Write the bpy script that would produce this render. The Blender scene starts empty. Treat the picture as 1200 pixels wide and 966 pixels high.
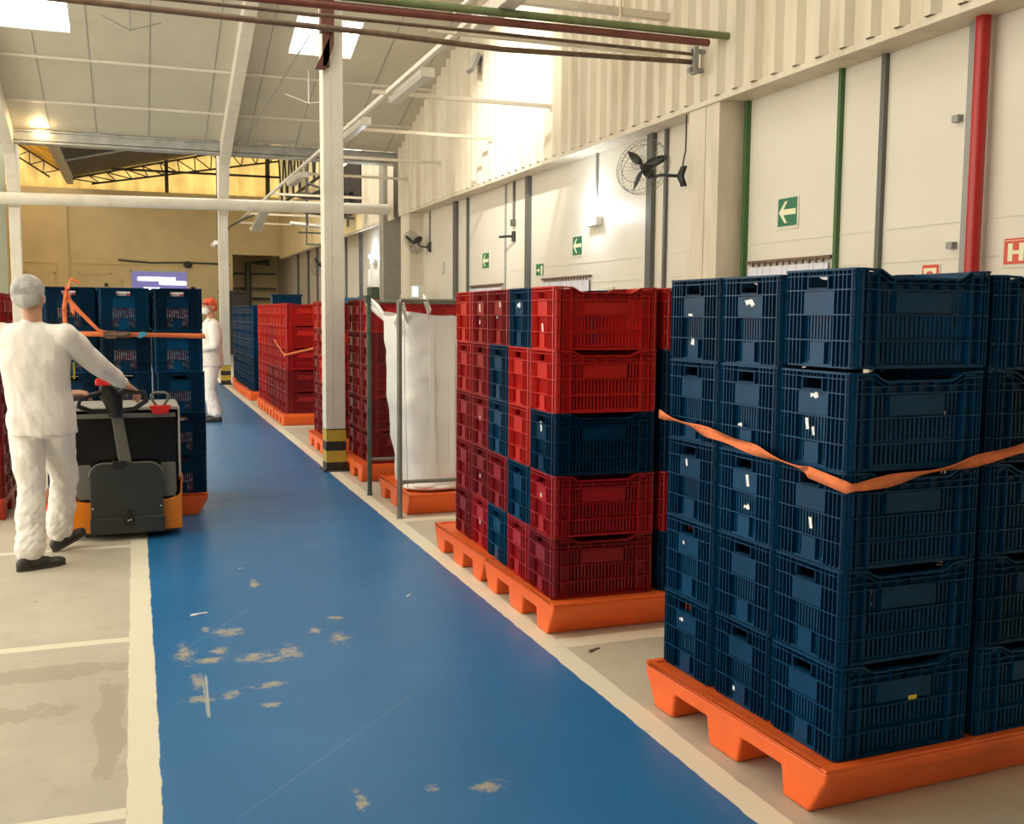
import bpy, math, random
from mathutils import Vector, Matrix, Euler
random.seed(7)
S = bpy.context.scene
COL = S.collection
V = Vector

# ------------------------------------------------------------------ camera
cam = bpy.data.cameras.new('camera')
cam.lens = 36.0; cam.sensor_width = 36.0; cam.sensor_fit = 'HORIZONTAL'
cam.clip_start = 0.05; cam.clip_end = 300
camo = bpy.data.objects.new('camera', cam); COL.objects.link(camo)
_r = V((0.93868, -0.34467, 0.00727)); _f = V((0.34371, 0.93430, -0.0943))
_r = _r.normalized(); _f = (_f - _r * _f.dot(_r)).normalized(); _u = _r.cross(_f)
camo.matrix_world = Matrix(((_r.x, _u.x, -_f.x, 0), (_r.y, _u.y, -_f.y, 0), (_r.z, _u.z, -_f.z, 1.5), (0, 0, 0, 1)))
S.camera = camo

# ------------------------------------------------------------------ world, exposure, lights
S.view_settings.view_transform = 'Standard'
S.view_settings.look = 'None'
S.view_settings.gamma = 1.0
S.view_settings.use_curve_mapping = False
S.view_settings.exposure = 0.0
w = bpy.data.worlds.new('sky'); S.world = w; w.use_nodes = True
bgn = w.node_tree.nodes['Background']
bgn.inputs['Color'].default_value = (1.0, 0.915, 0.76, 1)
bgn.inputs['Strength'].default_value = 3.5

def lamp(name, kind, loc, energy, color=(1, 1, 1), aim=None, **kw):
    l = bpy.data.lights.new(name, kind); l.energy = energy; l.color = color
    for k, v in kw.items(): setattr(l, k, v)
    o = bpy.data.objects.new(name, l); COL.objects.link(o); o.location = loc
    if aim is not None:
        o.rotation_euler = (V(aim) - V(loc)).to_track_quat('-Z', 'Y').to_euler()
    return o
# (the unseen high-bay lamp added to brighten the corrugated wall is built with its lamp, further down)
HB_POS = (1.6, 11.5, 6.9); HB_AIM = (5.3, 14.3, 4.55); HB_POWER = 3600
SKY_EMIT = 6.0
SKY_Y0 = 3.5

# ------------------------------------------------------------------ materials
class NT:
    """tiny helper for shader maths"""
    def __init__(s, nt): s.nt = nt
    def n(s, t, **kw):
        x = s.nt.nodes.new(t)
        for k, v in kw.items(): setattr(x, k, v)
        return x
    def link(s, a, b): s.nt.links.new(a, b)
    def val(s, sock, v):
        if isinstance(v, (int, float)): sock.default_value = v
        else: s.link(v, sock)
    def m(s, op, a, b=0.0, c=None):
        x = s.n('ShaderNodeMath', operation=op)
        s.val(x.inputs[0], a); s.val(x.inputs[1], b)
        if c is not None: s.val(x.inputs[2], c)
        return x.outputs[0]
    def mix(s, f, a, b):
        x = s.n('ShaderNodeMix', data_type='RGBA')
        s.val(x.inputs[0], f)
        for i, c in ((6, a), (7, b)):
            if isinstance(c, tuple): x.inputs[i].default_value = (*c, 1) if len(c) == 3 else c
            else: s.link(c, x.inputs[i])
        return x.outputs[2]
    def step(s, v, lo, hi):
        x = s.n('ShaderNodeMapRange'); x.clamp = True
        s.val(x.inputs[0], v); x.inputs[1].default_value = lo; x.inputs[2].default_value = hi
        return x.outputs[0]
    def noise(s, vec, scale, detail=3, rough=.55):
        x = s.n('ShaderNodeTexNoise'); x.inputs['Scale'].default_value = scale
        x.inputs['Detail'].default_value = detail; x.inputs['Roughness'].default_value = rough
        if vec is not None: s.link(vec, x.inputs['Vector'])
        return x.outputs['Fac']
    def coord(s, scale=(1, 1, 1), loc=(0, 0, 0)):
        tc = s.n('ShaderNodeTexCoord'); mp = s.n('ShaderNodeMapping')
        mp.inputs['Scale'].default_value = scale; mp.inputs['Location'].default_value = loc
        s.link(tc.outputs['Object'], mp.inputs['Vector']); return mp.outputs[0]

def newmat(name):
    m = bpy.data.materials.new(name); m.use_nodes = True
    nt = m.node_tree; b = nt.nodes['Principled BSDF']
    return m, NT(nt), b

def mat(name, col, rough=.5, metal=0., var=.0, nscale=6., dirt=None, dirt_amt=.0, emis=None, estr=0., bump=0., bscale=60., rnd=0., stretch=(1, 1, 1), spec=None):
    m, t, b = newmat(name)
    c = col
    vec = t.coord(stretch)
    if var > 0:
        n = t.noise(vec, nscale, 4)
        f = t.step(n, .3, .7)
        c = t.mix(f, tuple(x * (1 - var) for x in col), tuple(min(1, x * (1 + var)) for x in col))
    if dirt is not None:
        n = t.noise(vec, nscale * .6, 6, .65)
        f = t.m('MULTIPLY', t.step(n, .5, .75), dirt_amt)
        c = t.mix(f, c, dirt)
    if rnd > 0:
        oi = t.n('ShaderNodeObjectInfo')
        h = t.n('ShaderNodeHueSaturation')
        t.link(t.m('ADD', t.m('MULTIPLY', oi.outputs['Random'], rnd), 1 - rnd / 2), h.inputs['Value'])
        if isinstance(c, tuple): h.inputs['Color'].default_value = (*c, 1)
        else: t.link(c, h.inputs['Color'])
        c = h.outputs['Color']
    if isinstance(c, tuple): b.inputs['Base Color'].default_value = (*c, 1)
    else: t.link(c, b.inputs['Base Color'])
    b.inputs['Roughness'].default_value = rough; b.inputs['Metallic'].default_value = metal
    if spec is not None: b.inputs['Specular IOR Level'].default_value = spec
    if emis:
        b.inputs['Emission Color'].default_value = (*emis, 1); b.inputs['Emission Strength'].default_value = estr
    if bump > 0:
        bp = t.n('ShaderNodeBump'); bp.inputs['Strength'].default_value = bump; bp.inputs['Distance'].default_value = .02
        t.link(t.noise(t.coord(stretch), bscale, 3), bp.inputs['Height']); t.link(bp.outputs[0], b.inputs['Normal'])
    return m

M = {}
M['blue'] = mat('blue_plastic', (.0006, .042, .110), .27, spec=.17, rnd=.45, var=.15, nscale=9)
M['navy'] = mat('navy_plastic', (.0006, .026, .070), .30, spec=.17, rnd=.3, var=.15, nscale=9)
M['red'] = mat('red_plastic', (.52, .012, .010), .34, rnd=.25, var=.12, nscale=9)
M['maroon'] = mat('dark_red_plastic', (.24, .006, .011), .36, rnd=.3, var=.15, nscale=9)
M['crimson'] = mat('crimson_plastic', (.40, .008, .015), .34, rnd=.25, var=.12, nscale=9)
M['orange'] = mat('orange_polyethylene', (.86, .135, .018), .42, var=.08, nscale=4, dirt=(.25, .06, .02), dirt_amt=.25, bump=.05, bscale=220)
M['redorange'] = mat('red_orange_polyethylene', (.42, .035, .010), .42, var=.1, nscale=4, dirt=(.2, .04, .02), dirt_amt=.3)
M['strap'] = mat('orange_webbing', (.85, .22, .075), .75, var=.12, nscale=30, bump=.3, bscale=400)
M['scrap'] = mat('white_label_paper', (.85, .87, .9), .6)
M['yellowtag'] = mat('yellow_tag', (.75, .6, .05), .5)
M['bundle'] = None
M['cream'] = mat('cream_sheet_metal', (.68, .62, .50), .5, var=.07, nscale=2, dirt=(.36, .26, .15), dirt_amt=.55, stretch=(1, 1.6, .3))
M['panelwall'] = mat('white_insulated_panel', (.70, .67, .585), .42, var=.03, nscale=1.2, dirt=(.5, .45, .36), dirt_amt=.2)
M['farwall'] = mat('yellowed_cream_wall', (.86, .71, .40), .7, var=.06, nscale=.9, dirt=(.5, .37, .18), dirt_amt=.25)
M['backwall'] = mat('dull_block_wall', (.22, .20, .17), .8)
M['ceil'] = mat('ceiling_sheet', (.58, .555, .46), .6, var=.05, nscale=1.5)
M['whitesteel'] = mat('white_painted_steel', (.74, .71, .63), .45, var=.05, nscale=5, dirt=(.4, .3, .2), dirt_amt=.3)
M['greypaint'] = mat('grey_painted_concrete', (.27, .25, .21), .6, var=.1, nscale=4)
M['gutter'] = mat('galvanised_steel', (.42, .43, .42), .38, .6, var=.2, nscale=5)
M['darkroof'] = mat('dark_roof_sheet', (.085, .08, .07), .7, var=.15, nscale=2)
M['darksteel'] = mat('dark_steel', (.06, .055, .05), .5, .3)
M['rust'] = mat('rust_primer_steel', (.12, .04, .028), .6, var=.3, nscale=9)
M['brown'] = mat('brown_pipe', (.14, .09, .055), .5, var=.3, nscale=9)
M['redbrown'] = mat('oxide_red_pipe', (.16, .05, .035), .45, var=.2, nscale=9)
M['green'] = mat('green_pipe_paint', (.15, .19, .085), .4, var=.2, nscale=9)
M['greendark'] = mat('green_profile', (.05, .13, .04), .5)
M['greyprof'] = mat('grey_profile', (.13, .135, .12), .45, .3)
M['midgrey'] = mat('mid_grey_plastic', (.3, .3, .28), .5)
M['redpipe'] = mat('red_fire_pipe', (.42, .016, .014), .35, var=.08)
M['sky_on'] = mat('skylight_daylight', (1, 1, 1), .5, emis=(1, .98, .92), estr=SKY_EMIT)
M['black'] = mat('black_plastic', (.012, .012, .012), .35)
M['blackrub'] = mat('black_rubber', (.016, .014, .013), .6)
M['truckblack'] = mat('truck_black_cover', (.008, .008, .008), .25, spec=.3)
M['truckgrey'] = mat('truck_dark_grey', (.035, .042, .042), .5, var=.1)
M['trucklight'] = mat('truck_light_grey', (.42, .41, .37), .45)
M['truckmid'] = mat('truck_mid_grey', (.16, .155, .14), .5)
M['truckorange'] = mat('truck_orange', (.85, .25, .008), .35)
M['truckred'] = mat('truck_red', (.75, .02, .02), .35)
M['chrome'] = mat('chrome', (.7, .7, .7), .2, 1)
M['pipe'] = mat('grey_green_tube', (.20, .20, .165), .42, .4, var=.2, nscale=8)
M['pipegreen'] = mat('dull_green_tube', (.07, .10, .07), .45, .3, var=.2, nscale=8)
M['bag'] = mat('white_woven_bag', (.87, .86, .83), .65, bump=.12, bscale=35)
M['cloth'] = mat('white_cotton', (.84, .80, .76), .85, bump=.3, bscale=16, var=.03)
M['trouser'] = mat('white_trouser_cotton', (.86, .83, .79), .85, bump=.45, bscale=18, stretch=(1, 1, 1.6))
M['skin'] = mat('skin', (.55, .29, .19), .5)
M['hair'] = mat('dark_hair', (.03, .02, .015), .6)
M['shoe'] = mat('dark_leather_shoe', (.035, .033, .028), .5)
M['sole'] = mat('rubber_sole', (.05, .047, .04), .6)
M['cap'] = mat('orange_red_cap', (.75, .10, .03), .6, var=.5, nscale=22)
M['mask'] = mat('white_face_mask', (.85, .84, .82), .7)
M['yellowlining'] = mat('yellow_lining', (.75, .68, .05), .7)
M['signgreen'] = mat('sign_green', (.012, .16, .075), .4)
M['signwhite'] = mat('sign_cream', (.80, .80, .55), .5)
M['signred'] = mat('sign_red', (.62, .06, .02), .4)
M['signframe'] = mat('sign_frame', (.66, .64, .55), .5)
M['lamp_on'] = mat('lamp_lit', (.9, .95, 1), .5, emis=(.80, .90, 1.0), estr=25)
M['tube_on'] = mat('tube_lit', (.9, .9, 1), .5, emis=(.85, .85, 1.0), estr=9)
M['screen'] = mat('lit_panel', (.7, .85, .95), .4, emis=(.55, .78, .95), estr=1.0)
M['warm_on'] = mat('warm_lamp_lit', (1, .8, .5), .5, emis=(1.0, .72, .35), estr=30)
M['lens'] = mat('lamp_diffuser', (.55, .54, .48), .25)
M['windowdark'] = mat('window_blue', (.10, .09, .2), .2, emis=(.16, .14, .34), estr=1.0)
M['bluetape'] = mat('light_blue_tape', (.06, .30, .5), .6)
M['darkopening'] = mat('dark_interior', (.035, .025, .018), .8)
M['hazyellow'] = None

def hairnet_mat():
    m, t, b = newmat('hairnet_mesh_fabric')
    b.inputs['Base Color'].default_value = (.50, .49, .47, 1); b.inputs['Roughness'].default_value = .8
    v = t.n('ShaderNodeTexVoronoi'); v.inputs['Scale'].default_value = 90
    t.link(t.coord(), v.inputs['Vector'])
    bp = t.n('ShaderNodeBump'); bp.inputs['Strength'].default_value = .5; bp.inputs['Distance'].default_value = .004
    t.link(v.outputs['Distance'], bp.inputs['Height']); t.link(bp.outputs[0], b.inputs['Normal'])
    t.link(t.mix(t.step(t.noise(t.coord(), 14, 3), .35, .65), (.36, .36, .35), (.60, .59, .57)), b.inputs['Base Color'])
    return m
M['hairnet'] = hairnet_mat()

def bundle_mat():
    m, t, b = newmat('pink_and_white_wrapping')
    v = t.coord((1, 1, 2))
    c = t.mix(t.step(t.noise(v, 26, 3), .47, .53), (.85, .80, .82), (.62, .14, .20))
    c = t.mix(t.step(t.noise(v, 11, 2), .56, .6), c, (.10, .06, .12))
    t.link(c, b.inputs['Base Color']); b.inputs['Roughness'].default_value = .4
    return m
M['bundle'] = bundle_mat()

def strip_mat():
    m, t, b = newmat('pvc_strip_curtain')
    v = t.coord()
    s = t.n('ShaderNodeSeparateXYZ'); t.link(v, s.inputs[0])
    f = t.m('FRACT', t.m('MULTIPLY', s.outputs[1], 1 / .2))
    f = t.step(f, .0, .12)
    t.link(t.mix(f, (.50, .51, .58), (.72, .73, .84)), b.inputs['Base Color'])
    b.inputs['Roughness'].default_value = .25
    return m
M['strip'] = strip_mat()

def translucent_mat(name, col, stripes=True):
    m, t, b = newmat(name)
    nt = m.node_tree; nt.nodes.remove(b)
    out = nt.nodes['Material Output']
    c = col
    n = t.noise(t.coord((1, 1, .3)), 2.2, 4)
    c = t.mix(t.step(n, .35, .7), tuple(x * .55 for x in col), col)
    d = t.n('ShaderNodeBsdfDiffuse'); tr = t.n('ShaderNodeBsdfTranslucent'); a = t.n('ShaderNodeMixShader')
    t.link(c, d.inputs[0]); t.link(c, tr.inputs[0]); a.inputs[0].default_value = .75
    t.link(d.outputs[0], a.inputs[1]); t.link(tr.outputs[0], a.inputs[2]); t.link(a.outputs[0], out.inputs[0])
    return m
M['yellowsheet'] = translucent_mat('yellow_translucent_sheet', (.66, .46, .16))
M['whitesheet'] = translucent_mat('pale_translucent_sheet', (.80, .74, .55))

def floor_mat():
    m, t, b = newmat('painted_concrete_floor')
    tc = t.n('ShaderNodeTexCoord'); P = tc.outputs['Object']
    sp = t.n('ShaderNodeSeparateXYZ'); t.link(P, sp.inputs[0]); X, Y = sp.outputs[0], sp.outputs[1]
    edge = t.m('MULTIPLY', t.m('SUBTRACT', t.noise(P, 7, 4), .5), .022)
    Xe = t.m('ADD', X, edge)
    blue = t.m('MULTIPLY', t.step(Xe, .037, .041), t.step(Xe, 1.702, 1.698))
    lines = t.m('MULTIPLY', t.step(Xe, -.062, -.058), t.step(Xe, .045, .041))
    lines = t.m('MAXIMUM', lines, t.m('MULTIPLY', t.step(Xe, 1.698, 1.702), t.step(Xe, 1.802, 1.798)))
    Ye = t.m('ADD', Y, edge)
    def cross(y0, y1, left):
        s = t.m('MULTIPLY', t.step(Ye, y0 - .003, y0 + .003), t.step(Ye, y1 + .003, y1 - .003))
        return t.m('MULTIPLY', s, t.step(X, -.06, -.062) if left else t.step(X, 1.80, 1.802))
    for y in (3.17, 4.92, 6.94):
        lines = t.m('MAXIMUM', lines, cross(y - .035, y + .035, True))
    for y in (4.22, 7.20, 10.6, 13.7, 17.9):
        lines = t.m('MAXIMUM', lines, cross(y - .06, y + .06, False))
    # concrete
    n1 = t.noise(P, 1.3, 6, .6); n2 = t.noise(P, 9, 5)
    conc = t.mix(t.step(n1, .3, .7), (.48, .445, .36), (.60, .56, .455))
    conc = t.mix(t.m('MULTIPLY', t.step(n2, .55, .75), .3), conc, (.36, .31, .22))
    def blob(cx, cy, rx, ry):
        dx = t.m('DIVIDE', t.m('SUBTRACT', X, cx), rx); dy = t.m('DIVIDE', t.m('SUBTRACT', Y, cy), ry)
        d = t.m('ADD', t.m('MULTIPLY', dx, dx), t.m('MULTIPLY', dy, dy))
        return t.m('POWER', 2.718, t.m('MULTIPLY', d, -1.0))
    st = t.m('MAXIMUM', blob(-.12, 3.9, .07, .65), blob(-.35, 4.55, .35, .13))
    st = t.m('MAXIMUM', st, t.m('MULTIPLY', blob(-.5, 4.1, .4, .15), .75))
    nz = t.noise(t.coord((1, .45, 1)), 11, 6, .7)
    stm = t.m('MULTIPLY', t.step(t.m('ADD', st, t.m('MULTIPLY', t.m('SUBTRACT', nz, .5), 1.6)), .52, .62), .55)
    conc = t.mix(stm, conc, (.36, .32, .235))
    # dark specks and pits
    vo = t.n('ShaderNodeTexVoronoi'); vo.inputs['Scale'].default_value = 2.6; t.link(P, vo.inputs['Vector'])
    spk = t.m('MULTIPLY', t.step(t.m('ADD', vo.outputs['Distance'], t.m('MULTIPLY', nz, .06)), .062, .05), .7)
    conc = t.mix(spk, conc, (.2, .12, .06))
    # blue paint with worn beige patches
    n3 = t.noise(P, .8, 5, .6)
    bl = t.mix(t.step(n3, .3, .7), (.013, .142, .37), (.020, .178, .44))
    worn = None
    for q in ((.17, 4.60, .05, .16), (.20, 4.25, .035, .14), (.27, 4.5, .08, .06), (.38, 4.88, .08, .09), (.46, 4.48, .10, .08), (.61, 4.50, .06, .12), (.52, 4.42, .07, .05),
              (.86, 4.62, .06, .11), (.77, 4.78, .04, .06), (.20, 4.05, .07, .05), (.32, 4.05, .05, .05), (.32, 4.62, .05, .07), (1.03, 2.97, .07, .05), (.85, 3.02, .03, .03),
              (.62, 3.02, .025, .09), (.45, 3.9, .05, .04), (.48, 4.12, .09, .04), (.59, 5.75, .03, .12), (.28, 4.95, .03, .05), (.9, 4.95, .05, .05)):
        g = blob(q[0], q[1], q[2] * 1.35, q[3] * 1.3); worn = g if worn is None else t.m('MAXIMUM', worn, g)
    nn = t.noise(P, 15, 10, .82)
    wm = t.step(t.m('ADD', t.m('MULTIPLY', worn, .9), t.m('MULTIPLY', t.m('SUBTRACT', nn, .5), 3.0)), .60, .95)
    wm = t.m('MULTIPLY', wm, t.step(worn, .12, .4))
    # long thin scratches
    sc1 = t.noise(t.coord((60, 1.1, 1)), 1.0, 2); sc2 = t.noise(t.coord((1.4, 34, 1), (3, 1, 0)), 1.0, 2)
    scr = t.m('MULTIPLY', t.m('MAXIMUM', t.step(sc1, .765, .80), t.step(sc2, .765, .80)), .25)
    bl = t.mix(scr, bl, (.22, .33, .46))
    bl = t.mix(t.m('MULTIPLY', wm, .85), bl, (.46, .42, .30))
    def scratch(x0, y0, ang, L, wd, f):
        ca, sa = math.cos(ang), math.sin(ang)
        dx = t.m('SUBTRACT', X, x0); dy = t.m('SUBTRACT', Y, y0)
        u = t.m('ADD', t.m('MULTIPLY', dx, ca), t.m('MULTIPLY', dy, sa))
        v = t.m('ABSOLUTE', t.m('SUBTRACT', t.m('MULTIPLY', dx, -sa), t.m('MULTIPLY', dy, -ca)))
        return t.m('MULTIPLY', t.m('MULTIPLY', t.step(t.m('ABSOLUTE', u), L / 2, L / 2 - .02), t.step(v, wd, wd * .4)), f)
    sg = scratch(.232, 4.08, math.radians(88), .48, .006, .8)
    sg = t.m('MAXIMUM', sg, scratch(.222, 4.05, math.radians(89), .4, .004, .7))
    sg = t.m('MAXIMUM', sg, scratch(.62, 3.42, math.radians(47), 1.1, .003, .22))
    sg = t.m('MAXIMUM', sg, scratch(.33, 4.95, math.radians(58), .7, .003, .3))
    bl = t.mix(sg, bl, (.55, .55, .45))
    lc = t.mix(t.step(t.noise(P, 6, 5, .7), .62, .75), (.82, .78, .63), (.60, .54, .40))
    lc = t.mix(spk, lc, (.25, .17, .09))
    c = t.mix(blue, conc, bl); c = t.mix(lines, c, lc)
    t.link(c, b.inputs['Base Color'])
    r = t.m('ADD', .24, t.m('MULTIPLY', t.noise(P, 3, 5), .20))
    r = t.m('ADD', r, t.m('MULTIPLY', t.m('SUBTRACT', 1, blue), .16))
    t.link(r, b.inputs['Roughness'])
    bp = t.n('ShaderNodeBump'); bp.inputs['Strength'].default_value = .06; bp.inputs['Distance'].default_value = .01
    t.link(t.noise(P, 40, 4), bp.inputs['Height']); t.link(bp.outputs[0], b.inputs['Normal'])
    return m
M['floor'] = floor_mat()

def hazard_mat():
    m, t, b = newmat('yellow_black_hazard_paint')
    s = t.n('ShaderNodeSeparateXYZ'); t.link(t.coord(), s.inputs[0])
    f = t.m('FRACT', t.m('DIVIDE', t.m('ADD', s.outputs[2], -.09), .20))
    t.link(t.mix(t.step(f, .49, .51), (.015, .015, .015), (.42, .31, .03)), b.inputs['Base Color'])
    t.link(t.mix(t.m('MULTIPLY', t.step(t.noise(t.coord(), 12, 5), .6, .7), .4), t.mix(t.step(f, .54, .56), (.55, .40, .05), (.018, .018, .018)), (.2, .15, .06)), b.inputs['Base Color'])
    return m
M['hazard'] = hazard_mat()

# ------------------------------------------------------------------ mesh builder
class MB:
    def __init__(s): s.v = []; s.f = []; s.sm = []; s.mi = []; s.cur = 0
    def add(s, vs, fs, smooth=False):
        o = len(s.v); s.v += [tuple(p) for p in vs]
        for f in fs: s.f.append(tuple(i + o for i in f)); s.sm.append(smooth); s.mi.append(s.cur)
    def box(s, x0, x1, y0, y1, z0, z1, rot=None, piv=None):
        vs = [V((x, y, z)) for z in (z0, z1) for y in (y0, y1) for x in (x0, x1)]
        if rot is not None:
            p = V(piv) if piv is not None else V(((x0 + x1) / 2, (y0 + y1) / 2, (z0 + z1) / 2))
            R = Euler(rot).to_matrix(); vs = [R @ (v - p) + p for v in vs]
        s.add(vs, [(0, 2, 3, 1), (4, 5, 7, 6), (0, 1, 5, 4), (2, 6, 7, 3), (0, 4, 6, 2), (1, 3, 7, 5)])
    def prism(s, pts, a, b, axis='y', smooth=False):
        """polygon pts (2-D) extruded from a to b along axis; pts are (x,z) for y, (y,z) for x, (x,y) for z"""
        def mk(p, q):
            return {'y': (p[0], q, p[1]), 'x': (q, p[0], p[1]), 'z': (p[0], p[1], q)}[axis]
        n = len(pts)
        vs = [mk(p, a) for p in pts] + [mk(p, b) for p in pts]
        fs = [tuple(range(n))[::-1], tuple(range(n, 2 * n))] + [(i, (i + 1) % n, n + (i + 1) % n, n + i) for i in range(n)]
        s.add(vs, fs, smooth)
    def tube(s, pts, r, n=10, cap=True, rr=None):
        pts = [V(p) for p in pts]; k = len(pts); rings = []
        prev = None
        for i, p in enumerate(pts):
            d = ((pts[min(i + 1, k - 1)] - pts[max(i - 1, 0)])).normalized()
            if prev is None:
                a = d.orthogonal().normalized()
            else:
                a = (prev - d * prev.dot(d)).normalized()
            prev = a; b = d.cross(a)
            R = rr[i] if rr else r
            rings.append([p + (a * math.cos(2 * math.pi * j / n) + b * math.sin(2 * math.pi * j / n)) * R for j in range(n)])
        vs = [q for g in rings for q in g]; fs = []
        for i in range(k - 1):
            for j in range(n):
                fs.append((i * n + j, i * n + (j + 1) % n, (i + 1) * n + (j + 1) % n, (i + 1) * n + j))
        s.add(vs, fs, True)
        if cap: s.add(rings[0], [tuple(range(n))[::-1]]); s.add(rings[-1], [tuple(range(n))])
    def ball(s, c, rx, ry=None, rz=None, n=14, m=10, R=None):
        ry = rx if ry is None else ry; rz = rx if rz is None else rz; c = V(c)
        vs = []; fs = []
        for i in range(m + 1):
            th = math.pi * i / m
            for j in range(n):
                ph = 2 * math.pi * j / n
                q = V((rx * math.sin(th) * math.cos(ph), ry * math.sin(th) * math.sin(ph), rz * math.cos(th)))
                if R is not None: q = R @ q
                vs.append(c + q)
        for i in range(m):
            for j in range(n):
                fs.append((i * n + j, (i + 1) * n + j, (i + 1) * n + (j + 1) % n, i * n + (j + 1) % n))
        s.add(vs, fs, True)
    def loft(s, rings, n=20, cap=True, p=2.0):
        """rings: (center, rx, ry, yaw [, tiltR]) stacked ellipses"""
        vs = []
        for g in rings:
            c, rx, ry, yaw = g[:4]; c = V(c)
            R = Matrix.Rotation(yaw, 3, 'Z')
            if len(g) > 4: R = g[4] @ R
            for j in range(n):
                a = 2 * math.pi * j / n; ca, sa = math.cos(a), math.sin(a)
                e = 2 / p
                q = V((rx * math.copysign(abs(ca) ** e, ca), ry * math.copysign(abs(sa) ** e, sa), 0))
                vs.append(c + R @ q)
        k = len(rings); fs = []
        for i in range(k - 1):
            for j in range(n):
                fs.append((i * n + j, i * n + (j + 1) % n, (i + 1) * n + (j + 1) % n, (i + 1) * n + j))
        s.add(vs, fs, True)
        if cap:
            s.add(vs[:n], [tuple(range(n))[::-1]]); s.add(vs[-n:], [tuple(range(n))])
    def mesh(s, name, mats):
        me = bpy.data.meshes.new(name); me.from_pydata(s.v, [], s.f)
        if not isinstance(mats, (list, tuple)): mats = [mats]
        for m in mats: me.materials.append(m)
        me.polygons.foreach_set('use_smooth', s.sm); me.polygons.foreach_set('material_index', s.mi)
        me.update(); return me
    def build(s, name, mats, parent=None, loc=(0, 0, 0), rot=(0, 0, 0), bevel=0., seg=2, label=None):
        me = s.mesh(name, mats)
        if bevel > 0:
            import bmesh
            bm = bmesh.new(); bm.from_mesh(me)
            bmesh.ops.remove_doubles(bm, verts=bm.verts, dist=1e-5)
            bmesh.ops.recalc_face_normals(bm, faces=bm.faces)
            ed = [e for e in bm.edges if len(e.link_faces) == 2 and e.calc_face_angle(0) > .5]
            bmesh.ops.bevel(bm, geom=ed, offset=bevel, segments=seg, affect='EDGES', profile=.5)
            for f in bm.faces: f.smooth = True
            bm.to_mesh(me); bm.free()
        o = bpy.data.objects.new(name, me); COL.objects.link(o)
        o.location = loc; o.rotation_euler = rot
        if parent is not None: o.parent = parent
        if bevel > 0:
            wn = o.modifiers.new('weighted_normal', 'WEIGHTED_NORMAL'); wn.keep_sharp = False
        if label: o['label'] = label
        return o

def tag(o, label, cat, group=None, kind=None):
    o['label'] = label; o['category'] = cat
    if group: o['group'] = group
    if kind: o['kind'] = kind
    return o
def struct(o, label=None):
    o['kind'] = 'structure'
    if label: o['label'] = label
    return o
def empty(name, loc, rz, label, cat, group=None):
    o = bpy.data.objects.new(name, None); COL.objects.link(o); o.empty_display_size = .1
    o.location = loc; o.rotation_euler = (0, 0, rz)
    return tag(o, label, cat, group)
def copy_tree(o, parent=None):
    c = o.copy(); COL.objects.link(c); c.parent = parent
    for ch in o.children: copy_tree(ch, c)
    return c
def remesh(o, vox, smooth=3, mats=None):
    """fuse a soup of closed shapes into one continuous skin"""
    r = o.modifiers.new('r', 'REMESH'); r.mode = 'VOXEL'; r.voxel_size = vox; r.use_smooth_shade = True
    sm = o.modifiers.new('s', 'SMOOTH'); sm.iterations = smooth; sm.factor = .5
    dg = bpy.context.evaluated_depsgraph_get(); dg.update()
    me = bpy.data.meshes.new_from_object(o.evaluated_get(dg))
    old = o.data; o.modifiers.clear(); me.materials.clear()
    for m in old.materials: me.materials.append(m)
    o.data = me
    for p in me.polygons: p.use_smooth = True
    return o

# ================================================================== SETTING
XW, XC = 5.6, 5.3            # insulated-panel wall and the corrugated cladding in front of it
b = MB(); b.box(-9, 9, -4, 46, -.2, 0)
struct(b.build('floor', M['floor']), 'beige concrete floor with a blue painted walkway edged by cream lines')

b = MB(); b.box(XW, XW + .12, -3, 46, 0, 5.2)
struct(b.build('wall_right', M['panelwall']), 'white insulated panel wall')

def roofz(y): return 4.86 + .29 * (21.4 - y)
def trapezoid_sheet(x, y0, y1, zb, zt, pitch=.30, depth=.065, sub=1):
    """corrugated (trapezoidal) wall sheet facing -x; zt may be a function of y"""
    mb = MB(); y = y0; pts = []
    prof = [(0, 0), (.16, 0), (.20, 1), (.26, 1), (.30, 0)]
    prof = [(p * pitch / .30, d) for p, d in prof]
    while y < y1:
        for p, d in prof[:-1]:
            if y + p < y1: pts.append((y + p, x - d * depth))
        y += pitch
    pts.append((y1, x))
    vs = []
    for yy, xx in pts:
        t = zt(yy) if callable(zt) else zt
        vs += [(xx, yy, zb), (xx, yy, t), (xx + .012, yy, t), (xx + .012, yy, zb)]
    fs = []
    for i in range(len(pts) - 1):
        o = i * 4
        fs += [(o, o + 1, o + 5, o + 4), (o + 3, o + 7, o + 6, o + 2), (o, o + 4, o + 7, o + 3)]
    mb.add(vs, fs); return mb
b = trapezoid_sheet(XC, -3, 9.03, 3.60, lambda y: min(roofz(y), 9.2) + .02, pitch=.31)
struct(b.build('wall_right_upper', M['cream']), 'cream corrugated cladding above the panel wall, nearer section')
b = trapezoid_sheet(XC, 9.06, 21.3, 3.60, lambda y: roofz(y) + .02, pitch=.29)
struct(b.build('wall_right_upper', M['cream']), 'cream corrugated cladding above the panel wall, farther section')
b = MB(); b.box(XC - .03, XC + .03, -3, 21.3, 3.545, 3.60); b.box(XC, XW, -3, 21.3, 3.56, 3.575)
struct(b.build('trim_1', M['cream'], bevel=.004))
b = MB(); b.box(XC - .012, XC + .01, 9.03, 9.06, 3.6, 8.6)
struct(b.build('trim_2', M['darksteel']))

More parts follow.
